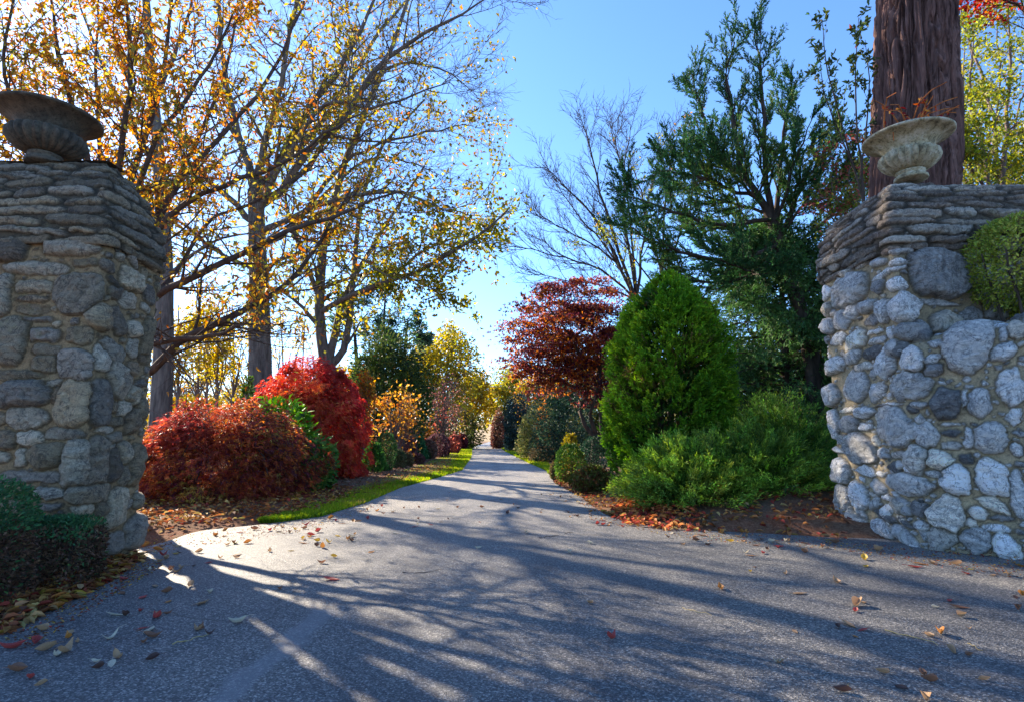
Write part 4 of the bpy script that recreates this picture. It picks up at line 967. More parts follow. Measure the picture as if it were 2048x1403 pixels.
def juniper(name, label, c, rx, ry, hz, nb, cols, lean, seed, zrise=.0, per=84, group=None):
    c = np.asarray(c, float)
    t = thing(name, label, 'juniper', tuple(c), group)
    a = rng.uniform(0, 2 * PI, nb); rr = np.sqrt(rng.uniform(.0, 1, nb))
    # arching plumes from a woody foot; longer in the leaning direction
    end = c + np.stack([np.cos(a) * rx * rr, np.sin(a) * ry * rr, hz * (1 - .75 * rr ** 2) * rng.uniform(.65, 1.05, nb)], -1)
    st = c + (end - c) * np.array([.35, .35, .45]) * rng.uniform(.5, 1, (nb, 1))
    st[:, 2] = np.maximum(st[:, 2], c[2] + .02)
    nb = int(nb); m = 7; PLs = np.zeros((nb, m, 3))
    dirv = unit(end - st + np.array([0, 0, .05]) + .25 * np.asarray(lean))
    ln = np.linalg.norm(end - st, axis=1, keepdims=True).clip(.25, .9)
    for i in range(m):
        PLs[:, i] = end + dirv * ln * (i / (m - 1) - .75); PLs[:, i, 2] -= .10 * (i / (m - 1) - .3) ** 2 * 1.0
    R = np.linspace(.007, .002, m)[None].repeat(nb, 0)
    nl = 14; W0 = np.stack([c[None].repeat(nl, 0), c + (end[:nl] - c) * .4 + [0, 0, .05], c + (end[:nl] - c) * .8], 1); W0 = np.stack([resample(q, 7, .02) for q in W0])
    V, Fq = tubes(W0, np.linspace(.03, .008, 7)[None].repeat(nl, 0), 5); mk('stem', V, Fq, M_BARK_DARK, t, smooth=True)
    V, Fq = tubes(PLs, R, 3)
    tq = rng.uniform(.05, 1, (nb, per)); fi = np.clip(tq * (m - 1), 0, m - 1.001); i0 = fi.astype(int); ff = (fi - i0)[..., None]; ar = np.arange(nb)[:, None]
    pos = (PLs[ar, i0] * (1 - ff) + PLs[ar, i0 + 1] * ff).reshape(-1, 3); tn = unit(PLs[ar, i0 + 1] - PLs[ar, i0]).reshape(-1, 3)
    ks = np.repeat(palette(nb, cols, None, .25, end, .55, 1.5), per, 0)
    tip = tq.reshape(-1, 1); ks = ks * (.7 + .9 * tip ** 2) + np.array([.03, .025, .0]) * tip ** 3
    d = unit(tn + .48 * rng.normal(0, 1, tn.shape) + np.array([0, 0, .12]))
    foliage('foliage', pos + rng.normal(0, .022, pos.shape), d, .07 * rng.uniform(.6, 1.3, len(pos)), .013, np.clip(ks * np.exp(rng.normal(0, .22, (len(pos), 1))), .002, .9), M_NEEDLE, t, 'spray', 0, .1)
    return t
JUN = [(.06, .12, .025), (.11, .20, .03), (.19, .29, .035), (.33, .38, .045)]
c = G(1400, 1042); juniper('spreading_juniper', 'low spreading juniper with yellow-green tips at the foot of the big flame-shaped conifer', (c[0] + .2, c[1] + 1.0, .0), 1.05, 1.0, 1.05, 620, JUN, (-.4, -.8, .2), 1, group='spreading junipers')
juniper('spreading_juniper', 'dark middle juniper rising towards the right gate pier over the leaf-strewn bank', (3.55, 8.75, .15), 1.35, 1.15, 1.05, 560, JUN[:3] + [(.04, .09, .03)], (-.5, -.6, .3), 2, group='spreading junipers')
juniper('spreading_juniper', 'sunlit-topped back juniper below the dark hemlock', (5.0, 10.8, .2), 1.6, 1.2, 1.62, 520, [(.045, .12, .025), (.10, .2, .03), (.25, .34, .04)], (-.4, -.5, .4), 3, group='spreading junipers')

def hemlock():
    Y = 13.4; c = np.array([P(1580, 868, Y)[0], Y, .1]); zt = ztop(440, Y)
    t = thing('hemlock', 'dense dark green hemlock filling the space behind the right gate pier', 'conifer', tuple(c))
    tr = resample([c, c + [.05, 0, zt * .5], c + [0, 0, zt * .95]], 9, .02); V, Fq = tubes(tr[None], np.linspace(.16, .02, 9)[None], 8); mk('trunk', V, Fq, M_BARK_DARK, t, smooth=True)
    u = rng.uniform(.03, .97, 230); k = 1
    a = rng.uniform(0, 2 * PI, 230); ln = 2.3 * np.interp(u, [0, .3, .7, 1], [1, 1.05, .8, .35])
    L1 = np.zeros((230, 8, 3)); L1[:, 0] = c + np.stack([0 * u, 0 * u, u * zt * .95], -1); d = unit(np.stack([np.cos(a), np.sin(a), np.full(230, .25)], -1))
    for i in range(1, 8): L1[:, i] = L1[:, i - 1] + d * ln[:, None] / 7; d = unit(d + np.array([0, 0, -.09]) + rng.normal(0, .06, d.shape))
    R1 = np.linspace(.02, .004, 8)[None].repeat(230, 0)
    L2, R2 = sub(L1, R1, 24, (.15, 1), (35, 75), absL=(.3, .75), up=-.10, wander=.12, m=5, rr=.5, rmin=.003)
    V, Fq = joinVF([tubes(L1, R1, 4), tubes(L2, R2, 3)]); mk('branch', V, Fq, M_BARK_DARK, t)
    pos, tn = on_twigs(L2, 26, (.05, 1)); 
    col = palette(len(pos), [(.035, .095, .035), (.065, .15, .045), (.10, .21, .055), (.18, .26, .06)], [3, 4, 2.4, .8], .2, pos, .5, 1.5)
    foliage('foliage', pos, unit(tn + .7 * rng.normal(0, 1, tn.shape) + np.array([0, 0, -.15])), .10 * rng.uniform(.6, 1.3, len(pos)), .026, col, M_NEEDLE, t, 'spray', 0, .1)
hemlock()

BOX = [(.02, .06, .018), (.035, .085, .02), (.06, .12, .025)]
c, rx = base_of(1113, 1162, 966); clipped('boxwood', 'leafy green boxwood at the road edge below the golden conifer', 'shrub', (c[0], c[1], .40), (rx * 1.12, rx, .43), 4600, .055, [(.04, .11, .02), (.08, .17, .028), (.13, .23, .035), (.17, .06, .025)], 'boxwoods on the drive side', 2.1, lump=.14)
c, rx = base_of(1163, 1226, 958); clipped('boxwood', 'dark blue-green clipped boxwood tucked against the big flame-shaped conifer', 'shrub', (c[0], c[1], .5), (rx * 1.05, rx, .54), 5200, .05, [(.008, .03, .018), (.014, .045, .025), (.03, .07, .035)], 'boxwoods on the drive side', 2.5)
broad_shrub('dwarf_shrub', 'low brownish green shrub at the road edge with red fallen leaves at its foot', 'shrub', 1148, 1214, 936, 988, 2400, .06, [(.06, .09, .02), (.11, .13, .03), (.12, .06, .025), (.09, .04, .02)], None, .25, .4, None, 'diamond', ry=.4)
cone_conifer('golden yellow conifer behind the boxwoods at the foot of the purple maple', 1124, 1158, 868, 945, 16.4, 420, [(.22, .2, .02), (.34, .27, .03), (.16, .17, .02)], None, 'golden_conifer', 'conifer', .5, 14, .6)

# clipped round bush on the ledge, box hedges at the left pier
bc = P(2034, 522, 5.5)
clipped('round_yew', 'round clipped yew growing on the ledge above the low curved wall', 'shrub', (bc[0] + .02, bc[1], bc[2] - .05), (.48, .42, .47), 13000, .042, [(.18, .24, .035), (.32, .37, .06), (.46, .48, .1), (.15, .11, .04)], None, 2.3, [4, 4, 2, .7], inner=.22, lump=.08, ground=1.88)
HEDGE = [(.035, .10, .04), (.06, .15, .055), (.10, .2, .065), (.07, .06, .03)]
clipped('box_hedge', 'taller clipped dark green box hedge at the edge of the picture before the left pier', 'hedge', (-3.62, 3.68, .36), (.44, .34, .44), 14000, .034, HEDGE, 'clipped box by the left pier', 4.5, w=[3, 4, 2, .6], inner=.18, bare=.5)
clipped('box_hedge', 'lower flat-topped box hedge against the foot of the left pier', 'hedge', (-3.45, 4.31, .22), (.37, .17, .26), 9000, .032, HEDGE, 'clipped box by the left pier', 6.0, w=[3, 4, 2, .6], inner=.18, bare=.39)
# ------------------------------------------------------------------ trees
def tree_mesh(parent, trunkP, limbP, m, sub_levels, sides=(10, 7, 4, 3), name_l='limb'):
    """trunk + each traced limb as parts; finer branches are grown on them"""
    V, Fq = joinVF([tubes(p[None], r[None], sides[0]) for p, r in trunkP]); tk = mk('trunk', V, Fq, m, parent, smooth=True)
    tw = []
    for p, r in limbP:
        PLc, Rc = p[None], r[None]; parts = [tubes(PLc, Rc, sides[1])]; last = None
        for li, kw in enumerate(sub_levels):
            kw = dict(kw); kw['k'] = max(2, int(round(kw['k'])))
            PLc, Rc = sub(PLc, Rc, **kw); parts.append(tubes(PLc, Rc, 4 if li == 0 else 3)); last = (PLc, Rc); tw.append((li, PLc))
        V, Fq = joinVF(parts); mk(name_l, V, Fq, m, tk, smooth=True)
    return tw
def cat_level(tw, lv):
    return np.concatenate([p for l, p in tw if l == lv])
def thin(pos, tn, keep):
    return pos[keep], tn[keep]

# --- the cherry leaning over the left pier --------------------------------
def cherry():
    b = P(205, 868, 7.9); b[2] = 0.0
    t = thing('cherry_tree', 'cherry tree behind the left gate pier, its orange and gold leaves hanging over the urn', 'tree', tuple(b))
    mid = P(232, 800, 7.8); fork = P(225, 700, 7.8)
    trunk = [(resample([b, (b + mid) / 2 + [.05, 0, 0], mid, fork], 12, .012), np.linspace(.21, .15, 12))]
    Ls = [
        ([(228, 790, 7.8), (300, 742, 7.5), (350, 690, 7.4), (430, 648, 7.3), (520, 606, 7.2), (578, 562, 7.1), (625, 508, 7.0), (665, 440, 6.9), (702, 380, 6.9)], .065, .014),
        ([(230, 740, 7.8), (300, 690, 7.3), (372, 676, 7.0), (440, 668, 6.8), (500, 640, 6.6)], .05, .012),
        ([(225, 720, 7.8), (300, 600, 7.4), (380, 560, 7.1), (470, 515, 6.9), (560, 470, 6.7), (650, 440, 6.6), (740, 402, 6.5), (805, 385, 6.5)], .06, .01),
        ([(224, 700, 7.8), (290, 500, 7.9), (350, 380, 8.1), (420, 300, 8.2), (500, 210, 8.3), (560, 120, 8.4), (600, 20, 8.4), (625, -70, 8.5)], .058, .012),
        ([(222, 690, 7.8), (250, 400, 8.2), (300, 250, 8.3), (330, 120, 8.3), (345, 0, 8.2), (350, -110, 8.2)], .06, .013),
        ([(220, 690, 7.8), (180, 350, 7.7), (140, 200, 7.5), (110, 60, 7.4), (95, -90, 7.3)], .048, .012),
        ([(218, 690, 7.8), (100, 380, 8.0), (20, 230, 8.1), (-60, 80, 8.2), (-140, -60, 8.3)], .05, .012),
        ([(226, 640, 7.8), (330, 440, 7.4), (450, 370, 7.1), (560, 330, 6.9), (650, 270, 6.8), (725, 225, 6.7)], .045, .01),
        ([(222, 640, 7.8), (240, 330, 7.0), (260, 160, 6.6), (250, 0, 6.3), (240, -150, 6.0)], .046, .012),
        ([(222, 560, 7.9), (330, 400, 8.6), (430, 200, 9.0), (470, 60, 9.2), (480, -80, 9.4)], .048, .012),
        ([(218, 600, 7.8), (60, 420, 7.2), (-60, 330, 6.9), (-180, 200, 6.6)], .045, .012),
        ([(222, 690, 7.8), (150, 450, 8.6), (60, 250, 9.0), (-20, 60, 9.2)], .045, .012),
        ([(224, 690, 7.8), (200, 300, 8.9), (190, 120, 9.3), (205, -60, 9.5)], .045, .012),
        ([(222, 650, 7.8), (70, 330, 7.2), (10, 150, 7.0), (30, -40, 6.9)], .042, .012),
        ([(224, 660, 7.8), (290, 330, 7.0), (400, 160, 6.8), (470, 20, 6.7)], .042, .012),
        ([(222, 660, 7.9), (340, 560, 8.8), (420, 440, 9.3), (520, 400, 9.7), (640, 330, 9.9)], .045, .012),
    ]
    limbs = [limb(p, r0, r1, 16, .012) for p, r0, r1 in Ls]
    tw = tree_mesh(t, trunk, limbs, M_BARK_CHERRY, [dict(k=17, t=(.12, 1), ang=(28, 62), absL=(.7, 1.9), up=.07, wander=.14, m=8, rr=.4, rmin=.0045), dict(k=14, t=(.12, 1), ang=(25, 65), absL=(.25, .75), up=.03, wander=.2, m=6, rr=.5, rmin=.0022)])
    L2 = cat_level(tw, 1); L1 = cat_level(tw, 0)
    pos, tn = on_twigs(L2, 8, (.1, 1)); p1, t1 = on_twigs(L1, 14, (.3, 1)); pos = np.concatenate([pos, p1]); tn = np.concatenate([tn, t1])
    # bearing of every leaf from the drive: the crown thins out towards its far side, low and right
    dens = 0.52 + .5 * n3(pos, 1.1) + .3 * sstep(-.55, -.66, pos[:, 0] / pos[:, 1])
    thinr = 1 - sstep(-3.2, -1.2, pos[:, 0]) * .8
    low = (1 - .9 * sstep(3.2, 2.2, pos[:, 2])) * np.where(pos[:, 2] > 8.2, .4, 1.0)
    keep = rng.uniform(0, 1, len(pos)) < dens * thinr * low
    pos, tn = thin(pos, tn, keep)
    d = unit(tn * .5 + .65 * rng.normal(0, 1, tn.shape) + np.array([0, 0, -.75]))
    col = palette(len(pos), [(.44, .18, .03), (.47, .27, .04), (.36, .13, .035), (.31, .26, .05), (.17, .18, .04), (.31, .10, .04)], [4.6, 4.6, 2.6, 3.2, 3.2, 1.4], .2, pos, .45, 1.3)
    foliage('foliage', pos, d, .082 * rng.uniform(.65, 1.25, len(pos)), .035 * rng.uniform(.8, 1.2, len(pos)), col, M_LEAF, t, 'oval', .25, .28)
cherry()

# --- the great oak behind the scarlet maple --------------------------------
OAK = [(.28, .22, .03), (.34, .27, .035), (.20, .18, .03), (.30, .15, .03), (.10, .11, .025)]
def oak_leaves(t, L2, L1, n2, n1, L, W, cols, w, dens_f, off=0, freq=.8, edge=None, kind='diamond', jitter=.08):
    pos, tn = on_twigs(L2, n2, (.25, 1)); 
    if n1: p1, t1 = on_twigs(L1, n1, (.5, 1)); pos = np.concatenate([pos, p1]); tn = np.concatenate([tn, t1])
    k = np.clip(dens_f + .75 * n3(pos + off, freq) + .3 * n3(pos + off, freq * 3), 0, 1)
    if edge is not None: k = k * edge(pos)
    pos, tn = thin(pos, tn, rng.uniform(0, 1, len(pos)) < k)
    pos = pos + rng.normal(0, jitter, pos.shape)
    d = unit(tn * .5 + rng.normal(0, 1, tn.shape) * .8 + np.array([0, 0, -.1]))
    foliage('foliage', pos, d, L * rng.uniform(.6, 1.3, len(pos)), W * rng.uniform(.7, 1.3, len(pos)), palette(len(pos), cols, w, .22, pos, .45, freq), M_LEAF, t, kind, .25, .2)
def oak():
    Y = 18.0; b = P(520, 868, Y); b[2] = 0.0
    t = thing('oak_tree', 'great oak, straight grey trunk and half-bare limbs above the scarlet maple', 'tree', tuple(b))
    tr = [b + [0, 0, -.05]] + [P(*q) for q in ((521, 800, Y), (520, 680, Y), (518, 580, Y), (514, 470, Y), (510, 380, Y))]
    trunk = [(resample(tr, 18, .01), np.interp(np.linspace(0, 1, 18), [0, .08, .5, 1], [.5, .37, .33, .24]))]
    Ls = [
        ([(512, 400, Y), (560, 385, 17.6), (620, 300, 17.2), (690, 240, 17), (725, 170, 16.8), (790, 105, 16.5), (860, 60, 16.2), (930, 25, 16), (985, -15, 15.8)], .15, .02),
        ([(513, 440, Y), (560, 330, 17.6), (620, 215, 17.2), (690, 120, 17), (735, 30, 16.9), (760, -60, 16.8)], .15, .03),
        ([(511, 390, Y), (480, 280, 18.4), (450, 150, 18.6), (440, 40, 18.7), (425, -90, 18.8)], .15, .04),
        ([(511, 385, Y), (535, 270, 18.4), (565, 150, 18.5), (590, 30, 18.6), (610, -80, 18.7)], .15, .04),
        ([(514, 470, Y), (600, 430, 17), (690, 395, 16.5), (780, 380, 16), (860, 410, 15.6), (930, 430, 15.4)], .11, .015),
        ([(514, 500, Y), (590, 450, 18), (680, 330, 18), (760, 290, 18), (850, 265, 18), (930, 250, 18)], .10, .014),
        ([(513, 450, Y), (440, 380, 18.6), (360, 310, 19), (290, 220, 19.5), (230, 110, 20)], .12, .02),
        ([(512, 420, Y), (620, 330, 18.6), (720, 180, 19), (800, 130, 19.3), (880, 140, 19.5), (945, 185, 19.6)], .11, .014),
        ([(516, 545, Y), (430, 500, 17.5), (350, 440, 17), (280, 420, 16.6)], .09, .015),
        ([(510, 380, Y), (640, 250, 19.5), (760, 60, 20.5), (850, -40, 21)], .13, .03),
        ([(518, 560, Y), (560, 520, 16.8), (640, 500, 16), (720, 515, 15.6), (790, 560, 15.4)], .07, .012),
        ([(514, 470, Y), (610, 420, 18.8), (720, 330, 19.4), (800, 320, 20), (880, 350, 20.4)], .09, .012),
        ([(512, 430, Y), (580, 300, 16.6), (650, 210, 15.9), (740, 215, 15.4), (830, 190, 15), (905, 165, 14.8)], .09, .012),
    ]
    limbs = [limb(p, r0, r1, 16, .04) for p, r0, r1 in Ls]
    tw = tree_mesh(t, trunk, limbs, M_BARK_GREY, [dict(k=15, t=(.12, 1), ang=(25, 60), absL=(1.4, 3.6), up=.06, wander=.16, m=8, rr=.5, rmin=.014), dict(k=10, t=(.12, 1), ang=(25, 65), absL=(.6, 1.4), up=.04, wander=.22, m=6, rr=.5, rmin=.009), dict(k=5, t=(.2, 1), ang=(25, 65), absL=(.25, .65), up=.03, wander=.25, m=4, rr=.6, rmin=.006)])
    oak_leaves(t, cat_level(tw, 2), cat_level(tw, 1), 4, 0, .15, .085, OAK, [3, 4, 2, 2, 2], .30, 0, .55, edge=lambda p: np.where(p[:, 0] / p[:, 1] < -.47, .3, 1.0) * np.where(p[:, 2] > 15.5, .5, 1.0), jitter=.1)
oak()

def trunk_tree(name, label, trunk_pts, r0, r1, limb_pts, m, levels, leaf=None, cat='tree', group=None, wob=.02, foot=True):
    b = P(*trunk_pts[0]); b[2] = float(H(b[0], b[1]))
    t = thing(name, label, cat, tuple(b), group)
    tr = [b + [0, 0, -.05]] + [P(*q) for q in trunk_pts[1:]]
    rr = np.interp(np.linspace(0, 1, 14), [0, .07, 1], [r0 * 1.25, r0, r1])
    tw = tree_mesh(t, [(resample(tr, 14, wob * .4), rr)], [limb(p, a, c_, 12, wob) for p, a, c_ in limb_pts], m, levels)
    nl = len(levels)
    if leaf: oak_leaves(t, cat_level(tw, nl - 1), cat_level(tw, nl - 2) if nl > 1 else cat_level(tw, 0), **leaf)
    return t
LV3 = [dict(k=8, t=(.2, 1), ang=(25, 60), absL=(1.0, 2.4), up=.05, wander=.16, m=7, rr=.5, rmin=.012), dict(k=7, t=(.15, 1), ang=(25, 65), absL=(.4, 1.0), up=.03, wander=.2, m=5, rr=.5, rmin=.006)]
# trunk partly hidden by the left pier
trunk_tree('tall_tree', 'tall grey trunk rising just past the left gate pier behind the crimson maple', [(322, 868, 16), (326, 720, 16), (329, 600, 16), (328, 480, 16), (318, 320, 16), (300, 120, 16), (288, -60, 16)], .29, .10,
    [([(328, 470, 16), (380, 380, 16.2), (440, 320, 16.4), (520, 280, 16.6)], .09, .015), ([(320, 350, 16), (260, 240, 16), (200, 120, 16), (150, -20, 16)], .10, .02), ([(308, 200, 16), (360, 80, 16), (400, -60, 16)], .09, .02), ([(329, 560, 16), (400, 500, 15.4), (470, 470, 15), (540, 470, 14.7)], .06, .012), ([(322, 420, 16), (230, 330, 15.5), (120, 260, 15)], .08, .015)],
    M_BARK_GREY, LV3, dict(n2=2, n1=1, L=.12, W=.06, cols=[(.40, .28, .03), (.45, .2, .02), (.25, .2, .03)], w=None, dens_f=.42, off=3.0, freq=.8))
# twin-stemmed tree with the long low limb reaching over the drive
trunk_tree('forked_tree', 'low-forking tree right of the oak, long leafy limb reaching over the drive', [(652, 868, 19), (655, 790, 19), (652, 720, 19)], .36, .30,
    [([(652, 735, 19), (640, 640, 18.8), (640, 560, 18.8), (655, 440, 18.8), (700, 300, 19), (745, 190, 19), (800, 50, 19), (830, -60, 19)], .20, .05),
     ([(655, 740, 19), (672, 660, 19), (686, 600, 19.2), (735, 510, 19.5), (790, 420, 20), (850, 330, 20.5)], .16, .03),
     ([(655, 735, 19), (690, 690, 19), (705, 560, 19), (720, 420, 19.4), (760, 300, 19.8), (850, 200, 20)], .15, .03),
     ([(640, 625, 18.8), (700, 592, 17.6), (790, 560, 16.6), (850, 535, 16), (930, 490, 15.4), (985, 450, 15), (1020, 415, 14.8)], .10, .02),
     ([(641, 580, 18.8), (690, 560, 18), (760, 545, 17.2), (830, 560, 16.7), (880, 590, 16.4)], .07, .012),
     ([(643, 660, 18.8), (600, 610, 18.4), (560, 580, 18), (500, 570, 17.7)], .08, .012),
     ([(640, 600, 18.8), (600, 500, 18.6), (570, 400, 18.4), (560, 300, 18.4)], .10, .02),
     ([(690, 598, 19), (760, 575, 18.4), (850, 500, 17.6), (930, 470, 17), (985, 440, 16.7)], .07, .012)],
    M_BARK_GREY, [dict(k=11, t=(.15, 1), ang=(25, 60), absL=(.7, 1.9), up=.05, wander=.16, m=7, rr=.5, rmin=.012), dict(k=7, t=(.15, 1), ang=(25, 65), absL=(.35, .9), up=.03, wander=.2, m=5, rr=.5, rmin=.006)],
    dict(n2=20, n1=4, L=.15, W=.08, cols=[(.24, .23, .03), (.33, .30, .03), (.15, .17, .03), (.10, .10, .03)], w=[3, 4, 3, 1], dens_f=.8, off=1.0, freq=.9, edge=lambda p: np.where(p[:, 0] / p[:, 1] > -.26, 1.0, .4) * np.where(p[:, 2] > 7.6, .3, 1.0)))

# yellow saplings seen through the gap between pier and scarlet maple
sap = [(300, 24), (352, 21), (392, 24), (430, 20), (462, 23), (492, 26), (560, 27), (70, 22), (250, 25), (410, 29), (600, 30)]
for i, (px, Y) in enumerate(sap):
    b = P(px, 868, Y)
    o = trunk_tree('yellow_sapling', 'slim gold-leaved sapling seen between the left pier and the scarlet maple', [(px, 868, Y), (px + 3, 800, Y), (px + 6, 720, Y), (px + rng.uniform(-6, 14), 610, Y)], .06, .02,
        [([(px + 3, 800, Y), (px + rng.uniform(-30, 30), 720, Y), (px + rng.uniform(-55, 55), 630 + rng.uniform(-20, 30), Y)], .03, .008) for _ in range(5)],
        M_BARK_TWIG, [dict(k=9, t=(.1, 1), ang=(20, 55), absL=(.5, 1.2), up=.08, wander=.15, m=6, rr=.5, rmin=.006), dict(k=5, t=(.2, 1), ang=(25, 60), absL=(.2, .5), up=.03, wander=.2, m=4, rr=.5, rmin=.004)],
        dict(n2=12, n1=4, L=.13, W=.08, cols=[(.5, .32, .02), (.55, .38, .03), (.35, .28, .03)], w=None, dens_f=.5, off=i, freq=1.0), group='yellow saplings behind the red maples')

# --- far left: evergreen, pines, dome, twiggy bushes -------------------------
broad_shrub('yew_tree', 'broad dark olive green yew beyond the scarlet maple, under the pines', 'conifer', 684, 846, 672, 900, 20000, .17, [(.03, .065, .02), (.055, .095, .025), (.10, .13, .03), (.022, .05, .025)], [3, 4, 2, 2], .22, .4, None, 'spray', 25, wl=.34, zlow=.1)
for i, (px, pyt, Y, dx) in enumerate(((716, 610, 30, -10), (762, 600, 31, 8), (806, 640, 34, 10))):
    lab = ['thin dark pine with a bare lower stem behind the olive green yew', 'tallest of the dark pines, right of the forked tree', 'shortest dark pine leaning out next to the yellow domed tree'][i]
    trunk_tree('pine_tree', lab, [(px, 868, Y), (px, 780, Y), (px + dx * .5, 690, Y), (px + dx, pyt, Y)], .16, .05,
        [([(px + dx * f, 700 - (700 - pyt) * f, Y), (px + sgn * w_, 695 - (700 - pyt) * f, Y + dy), (px + sgn * w_ * 1.6, 690 - (700 - pyt) * f, Y + dy * 1.5)], .03, .01) for f, sgn, w_, dy in ((.1, 1, 25, .5), (.2, -1, 25, -.6), (.35, 1, 28, -.6), (.5, -1, 26, .6), (.65, 1, 24, .5), (.8, -1, 20, -.3), (.95, 1, 16, .3), (1.0, -1, 10, .3))],
        M_BARK_DARK, [dict(k=7, t=(.2, 1), ang=(30, 65), absL=(.4, 1.1), up=.08, wander=.15, m=5, rr=.5, rmin=.01), dict(k=6, t=(.2, 1), ang=(30, 65), absL=(.2, .5), up=.08, wander=.15, m=4, rr=.5, rmin=.006)],
        dict(n2=22, n1=5, L=.24, W=.085, cols=[(.03, .065, .04), (.05, .095, .045), (.09, .13, .045)], w=None, dens_f=.55, off=i * 2.0, freq=.8, kind='spray'), group='pines behind the yew')

def crown_tree(name, label, px0, px1, pyt, pyb, Y, n, L, cols, w=None, group=None, twigs=True, bark=None, clump=.55, gaps=.0, inner=.5, lump=.22, kind='diamond', trunk_r=None, cat='tree', seed=0., wl=.6, flat=.0):
    """full round-headed tree: trunk, ribs of limbs to the crown, leaf clumps with gaps"""
    pr = P((px0 + px1) / 2, 868, Y); c = np.array([pr[0], Y, float(H(pr[0], Y))]); rx = PX(px0, px1, Y) / 2
    zt, zb = ztop(pyt, Y), max(ztop(pyb, Y), c[2] + .15); hz = zt - zb
    t = thing(name, label, cat, tuple(c), group)
    tr0 = trunk_r or max(.05, .045 * rx)
    tr = resample([c + [0, 0, -.1], c + [.05 * rx, 0, (zb - c[2]) * .6 + .1], c + [-.03 * rx, 0, zb - c[2] + .3 * hz]], 9, .01 * rx)
    V, Fq = tubes(tr[None], np.linspace(tr0, tr0 * .5, 9)[None], 8); mk('trunk', V, Fq, bark or M_BARK_GREY, t, smooth=True)
    N = 26; d = randdir(N * 2); d = d[d[:, 2] > -.25][:N]; N = len(d)
    cc = np.array([c[0], c[1], zb + hz * .45]); rad = np.array([rx, rx, hz * .55])
    endp = cc + d * rad * rng.uniform(.75, 1.0, (N, 1)); s0 = tr[rng.integers(3, 9, N)]
    u = np.linspace(0, 1, 8)[None, :, None]; L1 = s0[:, None] * (1 - u) + endp[:, None] * u; L1[:, :, 2] += (.12 * hz * np.sin(u * PI))[..., 0]; L1[:, 1:] += rng.normal(0, .025 * rx, L1[:, 1:].shape)
    R1 = np.linspace(tr0 * .4, tr0 * .08, 8)[None].repeat(N, 0)
    L2, R2 = sub(L1, R1, 11, (.3, 1.0), (20, 60), absL=(.22 * rx, .5 * rx), up=.06, wander=.16, m=6, rr=.5, rmin=.0022 * Y / 10)
    L3, R3 = sub(L2, R2, 5, (.2, 1), (25, 60), absL=(.1 * rx, .26 * rx), up=.06, wander=.2, m=4, rr=.6, rmin=.0016 * Y / 10)
    V, Fq = joinVF([tubes(L1, R1, 5), tubes(L2, R2, 3), tubes(L3, R3, 3)]); mk('branch', V, Fq, bark or M_BARK_GREY, t)
    if n:
        p1, nr = shell(cc, rad, int(n * .6), lump, inner, -.75, 2.2, seed)
        p2, _ = on_twigs(L3, max(1, int(n * .55 / len(L3))), (.2, 1))
        pos = np.concatenate([p1, p2 + rng.normal(0, .03 * rx, p2.shape)])
        if gaps > 0: pos = pos[rng.uniform(0, 1, len(pos)) < np.clip(1 - gaps + .8 * n3(pos + seed * 5, 3.0 / rx), .02, 1)]
        nr = unit((pos - cc) / rad)
        dd = unit(nr * .5 + rng.normal(0, .8, pos.shape) + np.array([0, 0, -.1]))
        foliage('foliage', pos, dd, L * rng.uniform(.6, 1.3, len(pos)), L * wl * rng.uniform(.7, 1.2, len(pos)), palette(len(pos), cols, w, .22, pos, clump, 2.2 / rx), M_LEAF, t, kind, .25, .2)
    return t
YDOME = [(.28, .24, .03), (.38, .29, .03), (.20, .19, .04), (.30, .17, .04), (.14, .14, .04)]
crown_tree('domed_tree', 'large round-headed gold and olive tree with twiggy top, left of the lane', 800, 968, 655, 850, 40, 15000, .26, YDOME, [4, 4, 3, 2, 2], gaps=.35, seed=1.)
crown_tree('yellow_tree', 'yellow-leaved tree at the far left end of the lane with low hanging boughs', 905, 985, 745, 862, 54, 7000, .28, YELLOW, [2, 4, 3, 1], gaps=.3, seed=2.)
crown_tree('yellow_tree', 'pale yellow-green tree at the far right end of the lane', 962, 1060, 728, 850, 58, 8000, .3, [(.26, .25, .03), (.38, .32, .04), (.2, .22, .04), (.45, .33, .04)], None, gaps=.3, seed=3.)
crown_tree('yellow_tree', 'thin gold tree behind the blue-green hollies on the right', 1030, 1110, 745, 850, 46, 4500, .24, [(.3, .26, .04), (.42, .3, .04), (.25, .12, .04)], None, gaps=.5, seed=4.)
crown_tree('twiggy_bush', 'tall orange-brown bush of loose bare stems beside the scarlet maple', 735, 846, 768, 930, 19, 750, .13, [(.38, .14, .04), (.42, .22, .05), (.22, .12, .05)], None, gaps=.45, seed=5., bark=M_BARK_TWIG, cat='shrub')
crown_tree('twiggy_bush', 'grey-purple bush of fine bare twigs in front of the yellow domed tree', 838, 936, 758, 900, 29, 900, .13, [(.3, .08, .06), (.25, .12, .1)], None, gaps=.5, seed=6., bark=M_BARK_TWIG, cat='shrub')
crown_tree('twiggy_bush', 'low orange-leaved bush behind the clipped cones of the verge row', 826, 872, 846, 900, 31, 1300, .12, [(.42, .16, .03), (.45, .25, .04), (.25, .08, .04)], None, gaps=.3, seed=7., bark=M_BARK_TWIG, cat='shrub')
crown_tree('twiggy_bush', 'orange-red leaved bush showing over the shoulder of the scarlet maple', 702, 752, 742, 860, 17.5, 900, .11, [(.5, .12, .03), (.4, .2, .04), (.2, .12, .03)], None, gaps=.3, seed=7.5, bark=M_BARK_TWIG, cat='shrub')

